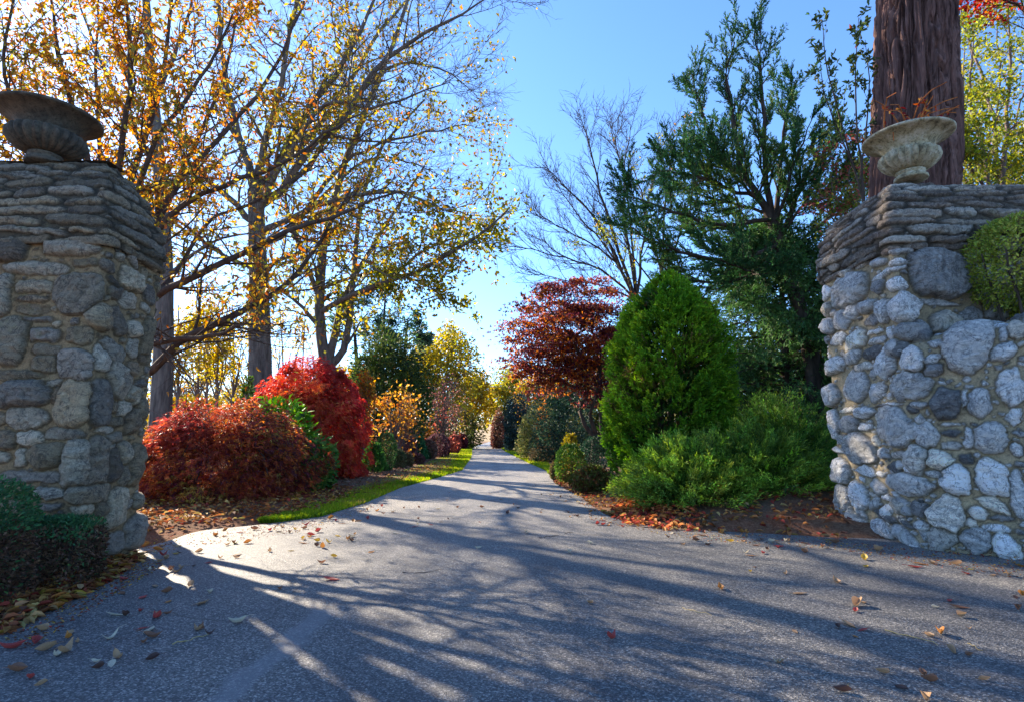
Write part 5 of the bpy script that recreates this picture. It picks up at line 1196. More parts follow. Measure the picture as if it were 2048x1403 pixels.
# --- right of the lane ---------------------------------------------------------
PURP = [(.07, .02, .04), (.11, .03, .045), (.24, .06, .03), (.42, .16, .04), (.045, .02, .04), (.26, .045, .045)]
def purple_maple():
    Y = 16.3; b = P(1185, 868, Y); b[2] = float(H(b[0], Y)); 
    t = thing('purple_maple', 'spreading maple of copper and dark purple leaves on crooked stems right of the lane', 'maple', tuple(b))
    Ls = [([(1190, 872, Y), (1168, 845, Y), (1160, 815, Y), (1178, 780, Y), (1165, 720, Y), (1120, 660, Y)], .07, .02), ([(1195, 872, Y), (1180, 830, Y - .2), (1192, 790, Y - .3), (1205, 720, Y - .4), (1220, 640, Y - .5)], .065, .02),
          ([(1205, 872, Y), (1200, 820, Y), (1202, 760, Y), (1190, 680, Y + .3), (1170, 610, Y + .4)], .06, .02), ([(1215, 872, Y), (1214, 810, Y), (1225, 740, Y), (1235, 660, Y)], .06, .02), ([(1178, 780, Y), (1130, 765, Y - .4), (1080, 740, Y - .6), (1040, 720, Y - .7)], .04, .012), ([(1165, 740, Y), (1150, 690, Y - .8), (1110, 630, Y - 1.1), (1080, 610, Y - 1.2)], .04, .012)]
    V, Fq = tubes(resample([b + [0, 0, -.1], b + [.03, 0, .12], P(1192, 866, Y)], 5)[None], np.linspace(.17, .11, 5)[None], 9); mk('trunk', V, Fq, M_BARK_DARK, t, smooth=True)
    tw = []
    for p in Ls:
        Lm = limb(*p, 12, .015); L2, R2 = sub(Lm[0][None], Lm[1][None], 12, (.35, 1), (30, 75), absL=(.5, 1.2), up=.02, wander=.15, m=7, rr=.5, rmin=.006)
        L3, R3 = sub(L2, R2, 7, (.2, 1), (30, 65), absL=(.2, .5), up=.01, wander=.2, m=4, rr=.5, rmin=.003); tw.append(L3)
        V, Fq = joinVF([tubes(Lm[0][None], Lm[1][None], 7), tubes(L2, R2, 4), tubes(L3, R3, 3)]); mk('branch', V, Fq, M_BARK_DARK, t, smooth=True)
    pA, _ = on_twigs(np.concatenate(tw), 8, (.2, 1))
    cc = P(1140, 672, Y); rad = np.array([PX(1005, 1262, Y) / 2 * 1.06, 1.7, (ztop(552, Y) - ztop(790, Y)) / 2 * 1.02])
    # irregular flat shelves of leaves with gaps between
    nc = 165; cd_ = randdir(nc); rr_ = rng.uniform(.2, 1.0, nc) ** .6 * (1 + .32 * n3(cd_, 3.0)); pc = cc + cd_ * rad * rr_[:, None]
    pc[:, 2] -= .25 * np.clip((cc[0] - pc[:, 0]) / rad[0], 0, 1)
    per = 125; sz = rng.uniform(.6, 1.35, (nc, 1))
    pos = pc[:, None] + rng.normal(0, 1, (nc, per, 3)) * np.array([.25, .25, .07]) * sz[..., None]
    pos[..., 2] -= .25 * ((pos[..., 0] - pc[:, None, 0]) ** 2 + (pos[..., 1] - pc[:, None, 1]) ** 2)
    pos = np.concatenate([pos.reshape(-1, 3), pA]); pos = pos[pos[:, 2] > ztop(800, Y) - .2]
    nr = unit(pos - cc); ax = unit(nr + rng.normal(0, .6, nr.shape) + np.array([0, 0, -.25])); k = 3
    sp = unit(np.cross(ax, randdir(len(pos)))); ang = np.radians([-48, 0, 48])
    d = unit(ax[:, None] * np.cos(ang)[None, :, None] + sp[:, None] * np.sin(ang)[None, :, None])
    ll = .085 * rng.uniform(.7, 1.25, (len(pos), 1)) * np.array([.75, 1, .75])
    foliage('foliage', np.repeat(pos, k, 0), d.reshape(-1, 3), ll.ravel(), .032, np.repeat(palette(len(pos), PURP, [4, 4, 2.4, 2, 3.2, 1.6], .22, pos, .6, 1.5), k, 0), M_LEAF, t, 'diamond', .2, .15)
purple_maple()
broad_shrub('holly', 'blue-green glossy holly under the purple maple', 'shrub', 1070, 1190, 762, 900, 6500, .10, [(.02, .05, .035), (.04, .08, .05), (.07, .12, .07), (.1, .13, .05)], None, .22, .4, None, 'diamond', 23, wl=.5)
broad_shrub('variegated_shrub', 'pale variegated cream and green shrub by the right verge', 'shrub', 1036, 1120, 808, 915, 5200, .10, [(.12, .16, .04), (.22, .24, .07), (.34, .32, .12), (.06, .09, .03)], None, .2, .4, None, 'diamond', 26, wl=.55)
broad_shrub('orange_shrub', 'small orange-tipped shrub between the holly and the variegated shrub', 'shrub', 1072, 1100, 806, 905, 900, .10, [(.5, .14, .03), (.5, .22, .05), (.3, .08, .03)], None, .3, .5, None, 'diamond', 24.6)
broad_shrub('holly', 'far blue-grey holly beyond the variegated shrub', 'shrub', 1012, 1062, 795, 900, 3800, .15, [(.03, .06, .06), (.05, .09, .08), (.1, .13, .1)], None, .25, .4, None, 'diamond', 38)
broad_shrub('red_shrub', 'dull red shrub at the far right of the lane', 'shrub', 984, 1010, 822, 894, 2200, .16, [(.2, .08, .07), (.15, .07, .06), (.26, .14, .08), (.12, .1, .06)], None, .25, .4, None, 'diamond', 46)
broad_shrub('dark_shrub', 'dark green shrub at the far right edge of the lane below the dull red shrub', 'shrub', 984, 1004, 858, 893, 1500, .14, [(.02, .06, .02), (.04, .10, .03)], None, .2, .4, None, 'diamond', 52)
for i, (a, b, yt, yb, cl, lab) in enumerate([(1010, 1024, 876, 899, [(.02, .045, .03)], 'small dark clipped ball on the right verge, second from the lane end'), (1024, 1040, 878, 902, [(.16, .15, .06), (.22, .2, .08)], 'pale straw-coloured tuft shrub on the right verge'), (1042, 1058, 884, 908, [(.02, .05, .025), (.03, .07, .03)], 'dark clipped ball by the variegated shrub on the right verge'), (1056, 1112, 893, 925, [(.20, .13, .08), (.26, .2, .1), (.1, .1, .04)], 'low brown twiggy shrub at the corner of the right verge'), (1100, 1116, 926, 958, [(.12, .14, .05), (.2, .12, .06)], 'tiny olive shrub in front of the leafy boxwood')]):
    c, rx = base_of(a, b, yb); zt = ztop(yt, c[1])
    clipped('verge_shrub', lab, 'shrub', (c[0], c[1], zt / 2), (rx, rx, zt / 2), 1800, .05 * (c[1] / 14) ** .7, cl, 'small shrubs on the right verge', 2.2, inner=.3, lump=.12)

# tall cedar with feathery plumes
def cedar():
    Y = 12.6; b = P(1640, 868, Y); b[2] = .1
    t = thing('cedar', 'tall dark cedar with a leaning forked trunk and feathery plumes against the sky', 'conifer', tuple(b))
    trunk = [(resample([b] + [P(*q) for q in ((1620, 700, Y), (1595, 600, Y), (1560, 490, Y), (1535, 420, Y))], 14, .015), np.linspace(.2, .12, 14))]
    Ls = [([(1540, 430, Y), (1500, 370, Y), (1475, 300, Y), (1462, 210, Y), (1452, 140, Y), (1470, 85, Y)], .09, .015), ([(1545, 440, Y), (1530, 330, Y - .2), (1525, 220, Y - .3), (1520, 130, Y - .3), (1512, 68, Y - .3)], .08, .012),
          ([(1550, 450, Y), (1560, 340, Y + .3), (1575, 230, Y + .4), (1590, 160, Y + .4)], .07, .012), ([(1560, 480, Y), (1600, 380, Y + .1), (1640, 320, Y), (1680, 262, Y)], .06, .01), ([(1520, 400, Y), (1440, 370, Y - .6), (1380, 350, Y - .9), (1320, 340, Y - 1.1)], .05, .01),
          ([(1540, 440, Y), (1450, 450, Y - .6), (1360, 430, Y - 1), (1290, 400, Y - 1.2), (1255, 392, Y - 1.3)], .055, .01), ([(1560, 490, Y), (1470, 520, Y - .7), (1380, 510, Y - 1.1), (1300, 478, Y - 1.3), (1262, 455, Y - 1.4)], .055, .01), ([(1565, 500, Y), (1480, 560, Y - .6), (1400, 560, Y - .9), (1320, 530, Y - 1.1)], .05, .01),
          ([(1500, 370, Y), (1430, 290, Y + .4), (1400, 210, Y + .5), (1385, 150, Y + .5)], .045, .008), ([(1490, 340, Y), (1420, 330, Y + .7), (1360, 300, Y + .9)], .04, .008), ([(1570, 510, Y), (1640, 450, Y + .4), (1690, 400, Y + .5), (1720, 350, Y + .5)], .05, .01), ([(1560, 470, Y), (1610, 410, Y - .5), (1650, 380, Y - .6), (1690, 360, Y - .7)], .04, .01), ([(1555, 460, Y), (1500, 470, Y + 1), (1440, 440, Y + 1.4)], .04, .01), ([(1560, 490, Y), (1480, 500, Y + .5), (1400, 480, Y + .8), (1340, 440, Y + .9)], .04, .01), ([(1540, 430, Y), (1470, 410, Y + .3), (1400, 390, Y + .6), (1330, 380, Y + .8)], .04, .01), ([(1575, 530, Y), (1500, 540, Y - 1), (1430, 520, Y - 1.5)], .04, .01), ([(1530, 420, Y), (1470, 350, Y - .8), (1420, 300, Y - 1.1)], .04, .01), ([(1550, 450, Y), (1590, 330, Y - .7), (1620, 240, Y - .8)], .04, .01)]
    limbs = [limb(p, a, c_, 12, .02) for p, a, c_ in Ls]
    tw = tree_mesh(t, trunk, limbs, M_BARK_DARK, [dict(k=24, t=(.12, 1), ang=(22, 58), absL=(.5, 1.35), up=.09, wander=.10, m=7, rr=.45, rmin=.006), dict(k=15, t=(.1, 1), ang=(16, 38), absL=(.14, .36), up=.05, wander=.08, m=4, rr=.5, rmin=.003)])
    L2 = cat_level(tw, 1); pos, tn = on_twigs(L2, 22, (.0, 1))
    col = palette(len(pos), [(.022, .075, .035), (.04, .115, .04), (.075, .17, .045), (.15, .22, .045)], [3, 4, 2, .7], .2, pos, .5, 1.4)
    foliage('foliage', pos, unit(tn + .36 * rng.normal(0, 1, tn.shape)), .08 * rng.uniform(.6, 1.3, len(pos)), .019, col, M_NEEDLE, t, 'spray', 0, .1)
cedar()
# bare tree against the sky
trunk_tree('bare_tree', 'bare leafless tree with fine upswept twigs against the sky right of the lane', [(1288, 868, 21), (1282, 700, 21), (1272, 600, 21)], .16, .11,
    [([(1272, 610, 21), (1235, 520, 21), (1190, 440, 21), (1140, 380, 21), (1085, 330, 21)], .075, .012), ([(1274, 610, 21), (1225, 470, 20.6), (1195, 370, 20.4), (1180, 290, 20.3), (1165, 250, 20.3)], .07, .01), ([(1274, 600, 21), (1250, 450, 21.4), (1250, 340, 21.6), (1262, 245, 21.7)], .07, .01),
     ([(1270, 600, 21), (1210, 545, 20.5), (1140, 520, 20), (1080, 505, 19.7), (1030, 492, 19.5)], .05, .008), ([(1274, 590, 21), (1290, 450, 21.3), (1310, 350, 21.5), (1330, 280, 21.6)], .06, .01), ([(1240, 530, 21), (1170, 480, 21.5), (1110, 450, 21.8), (1050, 420, 22)], .04, .008), ([(1272, 600, 21), (1215, 500, 21.5), (1150, 420, 22), (1105, 360, 22.3)], .05, .009), ([(1274, 600, 21), (1255, 400, 20.5), (1235, 300, 20.3), (1225, 250, 20.2)], .05, .009), ([(1272, 600, 21), (1200, 570, 22), (1120, 560, 22.5), (1060, 540, 22.9)], .04, .008)],
    M_BARK_DARK, [dict(k=18, t=(.15, 1), ang=(18, 45), absL=(.9, 2.0), up=.09, wander=.08, m=7, rr=.5, rmin=.014), dict(k=8, t=(.15, 1), ang=(20, 50), absL=(.35, .9), up=.06, wander=.10, m=5, rr=.55, rmin=.009), dict(k=3, t=(.3, 1), ang=(20, 50), absL=(.2, .45), up=.05, wander=.1, m=3, rr=.65, rmin=.007)], None, wob=.03)
trunk_tree('thin_tree', 'thin half-leafed tree of small green and orange leaves between the bare tree and the cedar', [(1340, 868, 17), (1335, 650, 17), (1320, 520, 17)], .09, .06,
    [([(1322, 540, 17), (1290, 430, 17), (1275, 360, 17), (1250, 310, 17)], .04, .008), ([(1325, 540, 17), (1330, 400, 17), (1345, 300, 17), (1365, 250, 17)], .04, .008), ([(1330, 600, 17), (1270, 520, 16.6), (1230, 470, 16.4), (1190, 500, 16.3)], .03, .008), ([(1330, 560, 17), (1370, 430, 17.4), (1400, 330, 17.6)], .04, .008), ([(1330, 620, 17), (1280, 570, 17.4), (1240, 540, 17.6)], .03, .008)],
    M_BARK_DARK, [dict(k=9, t=(.2, 1), ang=(20, 55), absL=(.5, 1.2), up=.06, wander=.13, m=6, rr=.5, rmin=.007), dict(k=5, t=(.2, 1), ang=(25, 60), absL=(.2, .5), up=.03, wander=.15, m=4, rr=.5, rmin=.0045)],
    dict(n2=8, n1=2, L=.11, W=.05, cols=[(.10, .13, .03), (.2, .2, .03), (.3, .16, .03), (.35, .05, .03)], w=[4, 3, 2, .6], dens_f=.45, off=2.2, freq=1.2))

# great shaggy trunk behind the right pier, with its limbs above the picture
def shaggy():
    Y = 8.3; b = P(1834, 200, Y); b[2] = .2; x0 = b[0] - .06
    t = thing('shaggy_tree', 'massive reddish shaggy-barked trunk rising behind the urn on the right pier', 'tree', tuple(b))
    nz, na = 420, 360; z = np.linspace(.1, 10.5, nz); a = np.linspace(0, 2 * PI, na, endpoint=False)
    A, Z = np.meshgrid(a, z)
    r = np.interp(Z, [0, .6, 2, 4, 7, 10.5], [.80, .62, .52, .485, .47, .41])
    ca, sa = np.cos(A) * 3.0, np.sin(A) * 3.0
    # long braided ridges: noise stretched along the trunk, wandering sideways
    wn = .55 * (fbm(Z * .8 + ca, sa + Z * .3, 70, 3) - .5)
    u = (A + wn) * 9
    rid = np.abs(fbm(np.cos(A + wn) * 7.5 + 20, np.sin(A + wn) * 7.5 + Z * .42, 71, 3) - .5) * 2
    rid2 = np.abs(fbm(np.cos(A + wn * .6) * 17 + 9, np.sin(A + wn * .6) * 17 + Z * 1.0, 77, 3) - .5) * 2
    fine = fbm(np.cos(A) * 40, np.sin(A) * 40 + Z * 3.0, 90, 3) - .5
    r = r + .26 * np.clip(rid, 0, .45) + .10 * np.clip(rid2, 0, .6) + .025 * fine - .03
    V = np.stack([x0 + r * np.cos(A) + .12 * (Z - 6.2), Y + r * np.sin(A), Z], -1).reshape(-1, 3)
    i = np.arange(nz * na).reshape(nz, na)
    Fq = np.stack([i[:-1], np.roll(i[:-1], -1, 1), np.roll(i[1:], -1, 1), i[1:]], -1).reshape(-1, 4)
    mk('trunk', V, Fq, M_BARK_SHAGGY, t, smooth=True)
    tops = []
    for k in range(9):
        an = k * 2 * PI / 9 + .3; s = np.array([x0 + .4, Y, 9.4 + .1 * k]); ln = rng.uniform(2.4, 3.6)
        e = s + np.array([math.cos(an) * ln, math.sin(an) * ln, 2.2]); pl = resample([s, (s + e) / 2 + [0, 0, .5], e], 9, .03)
        tops.append((pl, np.linspace(.16, .03, 9)))
    tw = []
    for p, r_ in tops:
        L2, R2 = sub(p[None], r_[None], 12, (.2, 1), (30, 65), absL=(.5, 1.2), up=.02, wander=.15, m=6, rr=.5, rmin=.01); L3, R3 = sub(L2, R2, 5, (.2, 1), (30, 60), absL=(.2, .5), up=-.02, wander=.15, m=4, rr=.5, rmin=.005)
        V, Fq = joinVF([tubes(p[None], r_[None], 7), tubes(L2, R2, 4), tubes(L3, R3, 3)]); mk('limb', V, Fq, M_BARK_DARK, t, smooth=True); tw.append(L3)
    pos, tn = on_twigs(np.concatenate(tw), 8, (.1, 1)); foliage('foliage', pos, unit(tn + .5 * rng.normal(0, 1, tn.shape)), .14, .03, palette(len(pos), GREEN_D + [(.06, .11, .03)], None, .2, pos, .5, 1.0), M_NEEDLE, t, 'spray')
shaggy()
trunk_tree('plum_sapling', 'dark-leaved plum sapling leaning out left of the shaggy trunk', [(1740, 868, 8.4), (1735, 600, 8.4), (1728, 420, 8.3), (1722, 340, 8.2)], .035, .02,
    [([(1726, 400, 8.3), (1700, 310, 8.2), (1670, 200, 8.1), (1650, 110, 8.0), (1645, 40, 8.0)], .018, .004), ([(1724, 350, 8.2), (1712, 230, 8.1), (1712, 120, 8.0), (1718, 35, 8.0)], .016, .004), ([(1722, 345, 8.2), (1735, 240, 8.5), (1738, 150, 8.6), (1730, 80, 8.7)], .016, .004), ([(1712, 350, 8.2), (1680, 270, 8.0), (1650, 190, 7.9), (1640, 130, 7.9)], .014, .004)],
    M_BARK_DARK, [dict(k=11, t=(.2, 1), ang=(20, 45), absL=(.2, .6), up=.08, wander=.08, m=5, rr=.5, rmin=.003)],
    dict(n2=14, n1=0, L=.09, W=.042, cols=[(.03, .05, .025), (.06, .09, .03), (.12, .14, .03), (.2, .06, .03)], w=[4, 4, 2, .7], dens_f=.75, off=.4, freq=1.5, kind='oval', jitter=.01), wob=.004)
trunk_tree('leafy_tree', 'loose yellow-green leaved tree right of the shaggy trunk', [(2010, 868, 12), (2005, 600, 12), (2000, 420, 12)], .12, .09,
    [([(2000, 430, 12), (1960, 300, 12), (1940, 180, 12), (1950, 40, 12)], .05, .01), ([(2000, 430, 12), (2010, 280, 12), (2020, 120, 12), (2010, -40, 12)], .06, .01), ([(2002, 450, 12), (2070, 330, 12), (2110, 200, 12), (2130, 60, 12)], .06, .01), ([(2000, 420, 12), (1950, 350, 11.5), (1930, 310, 11.3), (1900, 260, 11.2)], .04, .01), ([(2002, 470, 12), (2040, 400, 11.4), (2090, 370, 11), (2140, 340, 10.8)], .04, .01), ([(2000, 400, 12), (1980, 200, 13), (1930, 60, 13.4), (1920, -60, 13.6)], .05, .01)],
    M_BARK_TWIG, [dict(k=16, t=(.12, 1), ang=(25, 60), absL=(.5, 1.3), up=.05, wander=.14, m=6, rr=.5, rmin=.005), dict(k=7, t=(.2, 1), ang=(25, 60), absL=(.2, .5), up=.02, wander=.18, m=4, rr=.5, rmin=.003)],
    dict(n2=24, n1=5, L=.10, W=.05, cols=[(.16, .19, .025), (.28, .27, .03), (.09, .13, .025), (.32, .2, .04)], w=[4, 3, 3, 1], dens_f=.62, off=1.4, freq=1.2))
trunk_tree('leafy_tree', 'second yellow-green tree with some pink leaves, close behind the shaggy trunk', [(1950, 868, 14.5), (1955, 600, 14.5), (1960, 420, 14.5)], .1, .07,
    [([(1960, 440, 14.5), (1985, 300, 14.5), (2000, 150, 14.5), (1990, 0, 14.5)], .05, .01), ([(1960, 430, 14.5), (1935, 330, 14.5), (1925, 200, 14.5), (1930, 60, 14.5)], .05, .01), ([(1958, 460, 14.5), (2010, 380, 14), (2060, 330, 13.8)], .04, .01), ([(1957, 480, 14.5), (1930, 400, 14), (1915, 340, 13.8)], .04, .01), ([(1958, 450, 14.5), (2030, 250, 15), (2070, 100, 15.2)], .05, .01)],
    M_BARK_TWIG, [dict(k=14, t=(.12, 1), ang=(25, 60), absL=(.5, 1.3), up=.05, wander=.14, m=6, rr=.5, rmin=.006), dict(k=6, t=(.2, 1), ang=(25, 60), absL=(.2, .5), up=.02, wander=.18, m=4, rr=.5, rmin=.004)],
    dict(n2=16, n1=5, L=.11, W=.055, cols=[(.18, .2, .03), (.3, .29, .04), (.1, .14, .03), (.4, .14, .14)], w=[4, 3, 3, 1.2], dens_f=.75, off=4.4, freq=1.2))
trunk_tree('red_maple', 'fiery red maple boughs at the top corner of the picture above the yellow-green tree', [(2160, 868, 9.5), (2150, 500, 9.5), (2130, 250, 9.5)], .14, .1,
    [([(2130, 190, 9.5), (2080, 60, 9.3), (2030, 10, 9.2), (1960, -5, 9.1)], .05, .008), ([(2130, 200, 9.5), (2060, 10, 9.5), (2000, -70, 9.5)], .05, .01), ([(2130, 250, 9.5), (2150, 50, 9.6), (2160, -90, 9.7)], .06, .01)],
    M_BARK_DARK, [dict(k=11, t=(.3, 1), ang=(25, 60), absL=(.35, .8), up=.02, wander=.14, m=6, rr=.5, rmin=.005), dict(k=6, t=(.2, 1), ang=(25, 60), absL=(.15, .35), up=.0, wander=.18, m=4, rr=.5, rmin=.003)],
    dict(n2=26, n1=6, L=.085, W=.05, cols=[(.5, .03, .02), (.55, .12, .02), (.35, .02, .03), (.5, .22, .03)], w=None, dens_f=.75, off=.7, freq=1.4))
trunk_tree('pink_shrub', 'straggling shrub with pink and green leaves between the cedar and the shaggy trunk', [(1690, 868, 11), (1690, 600, 11), (1692, 450, 11)], .05, .035,
    [([(1692, 460, 11), (1670, 380, 11), (1650, 310, 11)], .02, .005), ([(1692, 460, 11), (1700, 350, 11), (1705, 280, 11)], .02, .005), ([(1692, 470, 11), (1730, 380, 11.3), (1740, 310, 11.4)], .02, .005), ([(1690, 480, 11), (1660, 430, 10.7), (1640, 390, 10.6)], .02, .005), ([(1692, 480, 11), (1710, 410, 10.6), (1720, 370, 10.5)], .02, .005)],
    M_BARK_TWIG, [dict(k=10, t=(.1, 1), ang=(25, 60), absL=(.25, .6), up=.05, wander=.14, m=5, rr=.5, rmin=.004), dict(k=5, t=(.2, 1), ang=(25, 60), absL=(.1, .3), up=.02, wander=.18, m=4, rr=.5, rmin=.003)],
    dict(n2=18, n1=4, L=.08, W=.04, cols=[(.45, .16, .14), (.35, .08, .08), (.12, .15, .03), (.2, .2, .04)], w=[2, 1.5, 4, 3], dens_f=.7, off=.2, freq=1.5))

# distance: trees that close the view on both sides, each its own
far = [(-200, 45, 640, 260, 0), (20, 60, 700, 190, 1), (180, 70, 720, 170, 0), (330, 62, 735, 150, 2), (470, 75, 760, 140, 0), (590, 66, 745, 130, 1), (690, 58, 730, 120, 0), (760, 70, 720, 130, 2), (1120, 62, 740, 120, 0), (1200, 50, 715, 130, 1), (1290, 60, 720, 150, 2), (1400, 48, 690, 170, 0), (1540, 42, 660, 190, 1), (1720, 40, 640, 220, 2), (1950, 36, 600, 260, 0), (2200, 34, 580, 280, 1), (-450, 40, 600, 260, 2), (2480, 34, 560, 300, 2)]
KI = [('yellow', YELLOW), ('olive', OLIVE), ('russet', [(.25, .12, .03), (.32, .18, .04), (.18, .12, .04)])]
where = ['far left beyond the left pier', 'left of the tall grey trunk', 'straight behind the left pier', 'behind the crimson maple', 'behind the oak trunk', 'behind the scarlet maple', 'behind the forked tree', 'behind the pines', 'behind the purple maple', 'behind the thin gold tree', 'behind the bare tree', 'behind the big flame-shaped conifer', 'behind the cedar', 'behind the hemlock', 'behind the shaggy trunk', 'far right beyond the right pier', 'outermost on the left', 'outermost on the right']
for i, (px, Y, pyt, wpx, kd) in enumerate(far):
    crown_tree('distant_tree', f'{KI[kd][0]} round-headed distant tree {where[i]}', px - wpx / 2, px + wpx / 2, pyt, 850, Y, 3200, .34, KI[kd][1], None, 'distant trees closing the view', gaps=.3, seed=20. + i)
for i, (a, b, yt, Y, cl, lab) in enumerate([(1085, 1165, 770, 34, GREEN_M, 'dense green shrub filling in behind the holly on the right'), (1150, 1240, 785, 30, OLIVE, 'olive shrub behind the stems of the purple maple'), (1215, 1330, 770, 33, GREEN_M, 'green shrub behind the left flank of the flame-shaped conifer'), (1310, 1480, 760, 30, OLIVE, 'olive thicket shrub far behind the flame-shaped conifer'), (1450, 1620, 740, 27, GREEN_M, 'green shrub far behind the junipers'), (1600, 1800, 720, 24, OLIVE, 'olive shrub far behind the hemlock'), (560, 700, 790, 34, OLIVE, 'olive shrub behind the trunk of the forked tree'), (440, 580, 805, 36, YELLOW, 'yellow undergrowth shrub behind the oak trunk'), (300, 450, 800, 34, YELLOW, 'yellow undergrowth shrub behind the crimson maple'), (860, 950, 800, 45, OLIVE, 'olive shrub at the foot of the yellow domed tree'), (1010, 1080, 800, 50, OLIVE, 'olive shrub behind the blue-grey holly')]):
    broad_shrub('understory_shrub', lab, 'shrub', a, b, yt, 880, 5200, .2, cl, None, .25, .4, None, 'diamond', Y)
# far gate piers at the end of the lane
for px, lab in ((937, 'dark stone post at the far end of the lane on its left side'), (1000, 'dark stone post in shrubs at the far end of the lane, right side')):
    c = P(px, 868, 62); t = thing('far_gate_post', lab, 'gate post', (c[0], 62, 0), 'stone posts at the far end of the lane')
    w_ = .32; 
    def bx(x0, x1, y0_, y1_, z0, z1):
        V = np.array([(x, y, z) for z in (z0, z1) for y in (y0_, y1_) for x in (x0, x1)]); return V, np.array([[0, 2, 3, 1], [4, 5, 7, 6], [0, 1, 5, 4], [2, 6, 7, 3], [0, 4, 6, 2], [1, 3, 7, 5]])
    V, Fq = bx(c[0] - w_, c[0] + w_, 62 - w_, 62 + w_, 0, 1.55); cc = np.ones((8, 4)); cc[:, :3] = .12; mk('masonry', V, Fq, M_STONE_L, t, col=cc)
    V, Fq = bx(c[0] - w_ - .06, c[0] + w_ + .06, 62 - w_ - .06, 62 + w_ + .06, 1.552, 1.7); mk('coping', V, Fq, M_STONE_L, t, col=cc)
# ------------------------------------------------------------------ fallen leaves
def litter(name, pts, cols, w, L0, L1, W, z0, spread=.05, zs=.02, m=M_DRY):
    n = len(pts); x, y = pts[:, 0], pts[:, 1]
    pos = np.stack([x, y, H(x, y) + z0 + rng.uniform(0, zs, n)], -1)
    a = rng.uniform(0, 2 * PI, n); d = np.stack([np.cos(a), np.sin(a), rng.normal(.05, .3, n)], -1)
    nrm = unit(np.stack([rng.normal(0, .35, n), rng.normal(0, .35, n), np.ones(n)], -1))
    o = foliage(name, pos, d, rng.uniform(L0, L1, n), W * rng.uniform(.7, 1.2, n), palette(n, cols, w, .25, pos, .4, 1.5), m, None, 'oval', .25, .3, nrm=nrm)
    o['kind'] = 'stuff'; return o
def in_poly(n, poly):
    poly = np.array([G(*p)[:2] for p in poly]); lo_, hi_ = poly.min(0), poly.max(0); out = []
    while sum(len(o) for o in out) < n:
        q = rng.uniform(lo_, hi_, (n * 2, 2)); ins = np.zeros(len(q), bool)
        for i in range(len(poly)):
            a, b = poly[i], poly[i - 1]
            c_ = ((a[1] > q[:, 1]) != (b[1] > q[:, 1])) & (q[:, 0] < (b[0] - a[0]) * (q[:, 1] - a[1]) / (b[1] - a[1] + 1e-12) + a[0]); ins ^= c_
        out.append(q[ins])
    return np.concatenate(out)[:n]
RUST = [(.34, .11, .03), (.42, .19, .05), (.24, .08, .03), (.45, .28, .10), (.30, .05, .03), (.50, .30, .04), (.16, .07, .04)]
litter('leaf_litter', in_poly(4200, [(270, 1075), (390, 1056), (520, 1044), (640, 1022), (720, 985), (640, 975), (500, 960), (285, 960)]), RUST, [4, 3, 3, 2, 1.5, 1.5, 2], .05, .10, .045, .01, zs=.05)
litter('leaf_litter', in_poly(2600, [(1215, 1030), (1262, 1050), (1400, 1064), (1560, 1070), (1700, 1080), (1695, 1010), (1640, 930), (1560, 960), (1300, 1000)]), RUST, [4, 3, 3, 2.5, 2, .4, 2], .05, .11, .05, .01, zs=.04)
litter('leaf_litter', in_poly(1500, [(0, 1275), (100, 1222), (170, 1188), (235, 1152), (288, 1112), (200, 1120), (60, 1180), (0, 1220)]), RUST, [3, 3, 4, 3, 1, .5, 3], .05, .11, .045, .0, zs=.04)
litter('leaf_litter', in_poly(900, [(1096, 945), (1110, 968), (1160, 995), (1212, 1032), (1260, 1010), (1180, 960), (1120, 940)]), RUST + [(.5, .05, .03)], None, .05, .09, .04, .01)
litter('leaf_litter', in_poly(2200, [(590, 1012), (700, 984), (800, 946), (870, 920), (905, 905), (890, 890), (740, 930), (600, 980)]), [(.26, .12, .07), (.3, .18, .12), (.18, .09, .06), (.35, .22, .15)], None, .05, .10, .04, .01)
litter('leaf_litter', in_poly(700, [(1222, 1032), (1262, 1052), (1350, 1062), (1420, 1058), (1330, 1012), (1240, 1005)]), [(.5, .14, .04), (.55, .22, .06), (.4, .07, .04), (.5, .3, .1)], None, .05, .11, .05, .012, zs=.06)
litter('leaf_litter', in_poly(420, [(570, 1034), (700, 1004), (800, 970), (900, 945), (905, 920), (800, 948), (640, 1003)]), RUST, [4, 3, 3, 2.5, 1, 1.5, 2], .05, .09, .04, .02, zs=.03)
# crumbs of leaf and grit swept to the edges of the asphalt
gq = np.concatenate([in_poly(700, [(285, 1112), (290, 1076), (520, 1050), (640, 1034), (730, 1006), (760, 1010), (640, 1060), (420, 1090)]), in_poly(700, [(1160, 992), (1212, 1032), (1262, 1049), (1400, 1062), (1700, 1080), (1690, 1100), (1380, 1080), (1180, 1040)]), in_poly(500, [(0, 1280), (110, 1225), (240, 1152), (290, 1112), (330, 1130), (200, 1210), (60, 1300)]), in_poly(500, [(1700, 1085), (1860, 1100), (2048, 1118), (2048, 1160), (1850, 1130), (1690, 1105)])])
litter('leaf_crumbs', gq, RUST + [(.3, .26, .2)], None, .008, .03, .012, .006, zs=.006)
